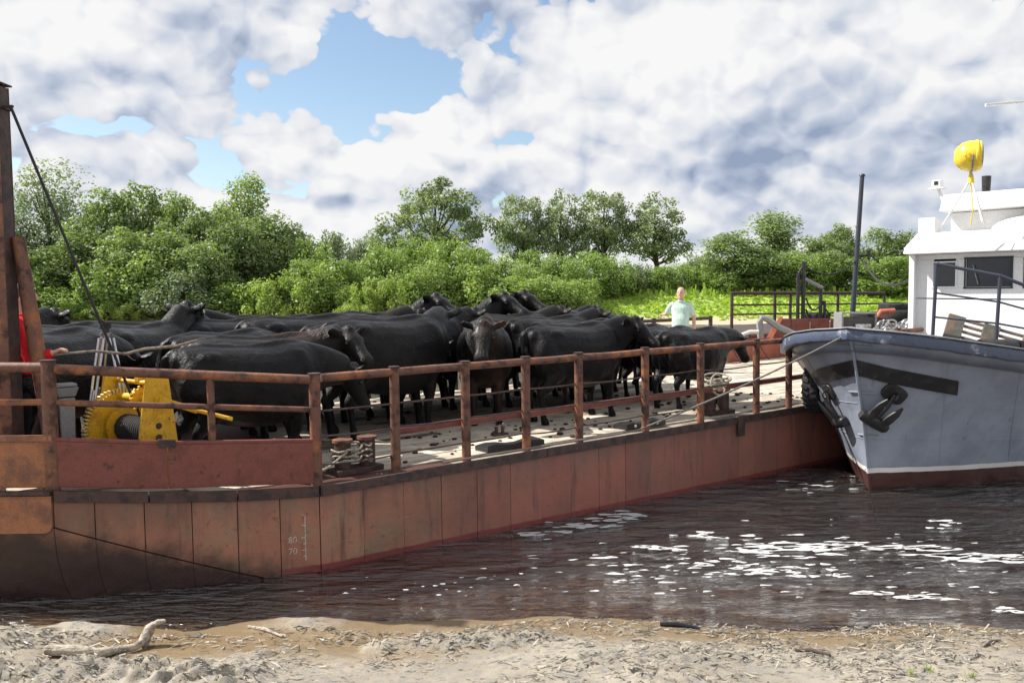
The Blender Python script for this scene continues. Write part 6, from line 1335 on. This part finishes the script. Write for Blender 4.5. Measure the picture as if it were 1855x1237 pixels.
# tyre hung between barge and boat
def tyre(Rr, w, name, label, M_, group=None, lugs=26):
    t = thing(name, label, 'tyre', M_, group)
    f = MB(); prof = [(Rr * 0.58, -w * 0.40), (Rr * 0.72, -w * 0.52), (Rr * 0.92, -w * 0.50), (Rr * 0.985, -w * 0.38), (Rr, 0), (Rr * 0.985, w * 0.38), (Rr * 0.92, w * 0.50), (Rr * 0.72, w * 0.52), (Rr * 0.58, w * 0.40), (Rr * 0.64, w * 0.1), (Rr * 0.64, -w * 0.1)]
    n = 36; f.add([Vector((r_ * math.cos(2 * math.pi * i / n), r_ * math.sin(2 * math.pi * i / n), z)) for i in range(n) for r_, z in prof], [(i * len(prof) + k, ((i + 1) % n) * len(prof) + k, ((i + 1) % n) * len(prof) + (k + 1) % len(prof), i * len(prof) + (k + 1) % len(prof)) for i in range(n) for k in range(len(prof))]); f.build('carcass', RUBBER, t, True)
    if lugs:
        f = MB()
        for i in range(lugs):
            a = 2 * math.pi * i / lugs
            for s in (-1, 1): f.box((Rr * 1.01 * math.cos(a + s * 0.06), Rr * 1.01 * math.sin(a + s * 0.06), s * w * 0.27), (Rr * 0.06, Rr * 0.10, w * 0.42), Matrix.Rotation(a, 3, 'Z') @ Matrix.Rotation(s * 0.35, 3, 'X'))
        f.build('tread', RUBBER, t)
    return t
pt_ = D(deck_x(1452, 0.12) + 0.02, -0.17, -0.02) + Vector((0.0, 0, 0.33))
ty = tyre(0.40, 0.24, 'fender_tyre', 'lugged black tyre hung as a fender between barge and tug', Matrix.Translation(pt_) @ Matrix.Rotation(B_ANG, 4, 'Z') @ Matrix.Rotation(R(90), 4, 'X') @ Matrix.Rotation(R(12), 4, 'Y'))
tp_ = D(px_[8] if len(px_) > 8 else px_[-1], YR, RH - 0.1); o0 = tp_.copy(); f = MB(); f.tube([Vector((0, 0, 0)), (pt_ - tp_) * 0.6 + Vector((0, 0, 0.1)), pt_ - tp_ + Vector((0, 0, 0.36))], 0.010, 6); o = f.build('tyre_rope', ROPE_GREY, None, True); o.location = o0; tag(o, 'short rope holding the fender tyre to the rail post', 'rope')

# ---------------------------------------------------------------- rusty pontoon beyond the barge
pon = thing('pontoon', 'rust red work pontoon moored on the far side of the barge', 'pontoon', MBARGE); PZ = 1.40
mb = MB(); mb.box((20.3, 8.6, 0.42), (10.2, 4.2, 1.96)); mb.build('hull', RUST_RED, pon, bevel=0.03)
mb = MB(); mb.box((20.3, 8.6, PZ + 0.006), (10.1, 4.1, 0.01)); mb.build('deck', RUST_DARK, pon)
def pw(u, v, d_): return MBARGE.inverted() @ at(u, v, d_)
def bulk(name, pts_, th, m):
    a = [pw(*p) for p in pts_]; nn = (a[1] - a[0]).cross(a[-1] - a[0]).normalized(); quad_slab(name, a, m, th, pon, nn)
for (ua, ub) in ((1412, 1432), (1434, 1466), (1468, 1502), (1504, 1542)): bulk('bulwark_plate', [(ua - (16 if ua < 1420 else 0), 616, 23.6), (ub, 616, 23.6), (ub, 577, 23.6), (ua, 577, 23.6)], 0.03, RUST_RED)
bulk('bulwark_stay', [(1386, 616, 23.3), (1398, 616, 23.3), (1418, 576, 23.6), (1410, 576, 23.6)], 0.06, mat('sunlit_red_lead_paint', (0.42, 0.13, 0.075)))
prl = thing('pontoon_railing', 'dark rusty pipe railing around the deck of the pontoon', 'railing', Matrix.Translation(at(1326, 610, 24.0))); o0 = prl.matrix_world.translation.copy()
prs = [(1326, 24.0), (1404, 24.8), (1432, 25.1), (1518, 26.0), (1602, 26.9)]; tp = [at(u, 531, d_) - o0 for u, d_ in prs]
for p in tp: f = MB(); f.tube([p, Vector((p.x, p.y, (D(15, 6).z - DECK_Z + PZ) - o0.z - 0.05))], 0.045, 8); f.build('post', RUST_DARK, prl, True)
for a, b in zip(tp[:-1], tp[1:]):
    for dz, r_ in ((0, 0.045), (-0.32, 0.025), (-0.58, 0.025)): f = MB(); f.tube([a + Vector((0, 0, dz)), b + Vector((0, 0, dz))], r_, 8); f.build('rail', RUST_DARK, prl, True)
# pole with wires
PBZ = D(18, 8).z - DECK_Z + PZ + 0.01
pole = thing('signal_pole', 'tall dark blue pole rising slightly slanted from the pontoon', 'pole', Matrix.Translation(Vector((at(1543, 560, 25).x, 25, PBZ)))); o0 = pole.matrix_world.translation.copy()
a, b = at(1562, 319, 25) - o0, Vector((0, 0, 0)); f = MB(); f.tube([b, a], [0.075, 0.06], 12); f.build('tube', BOAT_BLUEPIPE, pole, True)
f = MB(); f.tube([a, a + Vector((0.003, 0, 0.05))], [0.085, 0.07], 12); f.build('cap', BLACK_PAINT, pole, True)
f = MB(); c = at(1556, 463, 25) - o0; f.tube([c + Vector((-0.08, 0, 0)), c + Vector((0.28, 0, 0.0))], 0.03, 8); f.box(c + Vector((0.26, 0, 0.06)), (0.08, 0.08, 0.16)); f.build('crosstree', BLACK_PAINT, pole, True)
def wire(name, label, pts_, r_, m, cat='cable'):
    o0 = pts_[0].copy(); f = MB(); f.tube([p - o0 for p in pts_], r_, 6); o = f.build(name, m, None, True); o.location = o0; tag(o, label, cat); return o
def sag(a, b, s, n=10): return [a + (b - a) * k / n + Vector((0, 0, -4 * s * (k / n) * (1 - k / n))) for k in range(n + 1)]
wire('sagging_cable', 'black cable sagging from the blue pole to the wheelhouse side', sag(at(1564, 474, 25), MBOAT @ Vector((HX + 0.3, 1.40, 3.12)), 0.42), 0.026, BLACK_ROPE)
wire('sagging_cable', 'black cable sagging between the blue pole and the dark gantry', sag(at(1553, 470, 25), at(1458, 482, 24.2), 0.32), 0.022, BLACK_ROPE)
gn = thing('pipe_gantry', 'dark pipe gantry with a sloping top bar on the pontoon', 'gantry', Matrix.Translation(Vector((at(1456, 600, 24.2).x, 24.2, PBZ)))); o0 = gn.matrix_world.translation.copy()
for u, v, r_ in ((1446, 495, 0.05), (1456, 475, 0.055), (1487, 520, 0.05), (1494, 545, 0.04)): p = at(u, v, 24.2) - o0; f = MB(); f.tube([p, Vector((p.x, p.y, 0))], r_, 9); f.build('post', BLACK_PAINT, gn, True)
f = MB(); f.tube([at(1458, 505, 24.2) - o0, at(1490, 522, 24.2) - o0], 0.055, 9); f.build('top_bar', GREY_PAINT, gn, True)
f = MB(); f.tube([at(1446, 497, 24.2) - o0, at(1456, 480, 24.2) - o0], 0.03, 8); f.build('strut', BLACK_PAINT, gn, True)
for a_, b_, s in (((1460, 540), (1486, 550), 0.25), ((1490, 545), (1518, 566), 0.22), ((1460, 560), (1488, 590), 0.2)): f = MB(); f.tube(sag(at(*a_, 24.2) - o0, at(*b_, 24.2) - o0, s), 0.022, 6); f.build('hanging_hose', BLACK_ROPE, gn, True)
wire('bent_pipe', 'pale grey bent pipe arching over the edge of the pontoon', [at(1378, 612, 22.9), at(1376, 585, 22.9), at(1380, 576, 22.9), at(1390, 578, 22.9), at(1410, 592, 22.9), at(1440, 606, 22.9), at(1475, 612, 23.0), at(1500, 611, 23.0)], 0.085, GREY_PAINT, 'pipe')
wire('suction_hose', 'pale hose arching beside the upright of the bent pipe', [at(1326, 618, 22.8), at(1340, 608, 22.8), at(1358, 601, 22.8), at(1374, 601, 22.8)], 0.06, mat('pale_hose', (0.55, 0.53, 0.48), 0.6), 'hose')
for (u, v, d_, Rr, w, lab) in ((1625, 572, 24.3, 0.52, 0.34, 'large black tyre lying flat on the pontoon beside the wheelhouse'), (1622, 556, 24.5, 0.44, 0.22, 'smaller black tyre stacked on the large one by the wheelhouse'), (1570, 574, 24.8, 0.44, 0.26, 'black tyre lying at the foot of the blue pole'), (1478, 574, 25.5, 0.40, 0.22, 'black tyre lying behind the red plates of the pontoon')):
    tyre(Rr, w, 'old_tyre', lab, Matrix.Translation(at(u, v, d_)) @ Matrix.Rotation(R(3), 4, 'X'), 'old tyres on the pontoon', 0)
def on_pon(u, d_): p = at(u, 600, d_); return Vector((p.x, p.y, PBZ))
en = thing('deck_engine', 'grey framed deck engine with dark opening behind the tug bow', 'engine', Matrix.Translation(on_pon(1548, 22.4)))
for c, s, m, nm in (((0, 0, 0.25), (0.80, 0.5, 0.44), BLACK_PAINT, 'block'), ((-0.42, -0.02, 0.29), (0.05, 0.56, 0.54), GREY_PAINT, 'frame'), ((0.42, -0.02, 0.29), (0.05, 0.56, 0.54), GREY_PAINT, 'frame'), ((0, -0.02, 0.57), (0.88, 0.56, 0.04), GREY_PAINT, 'cover'), ((0.1, -0.28, 0.2), (0.4, 0.06, 0.2), STEEL, 'cylinder_head')): bbox(nm, c, s, m, en, 0.01)
pu_ = thing('red_pump', 'red painted pump with pipe flanges next to the deck engine', 'pump', Matrix.Translation(on_pon(1588, 22.8)))
f = MB(); f.tube([(0, 0, 0), (0, 0, 0.42)], [0.26, 0.18], 14); f.build('casing', RUST_RED, pu_, True)
for z in (0.43, 0.30): f = MB(); f.tube([(0, 0, z), (0, 0, z + 0.04)], 0.25, 14); f.build('flange', RUST_RED, pu_, True)
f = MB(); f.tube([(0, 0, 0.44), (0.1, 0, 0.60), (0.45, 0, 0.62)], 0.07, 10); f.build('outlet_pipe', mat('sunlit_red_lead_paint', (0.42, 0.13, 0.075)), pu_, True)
ch_ = thing('chain_heap', 'heap of dull steel chain piled beside the wheelhouse', 'chain', on_pon(1628, 21.9))
for k in range(60):
    hp = MB(); hp.torus((0, 0, 0), random.uniform(0.07, 0.12), 0.024, n=12, m=5); o = hp.build('chain_link', STEEL, ch_, True)
    o.location = (random.gauss(0, 0.36), random.gauss(0, 0.2), 0.08 + 0.24 * random.random()); o.rotation_euler = (random.uniform(0, 3), random.uniform(0, 3), 0)
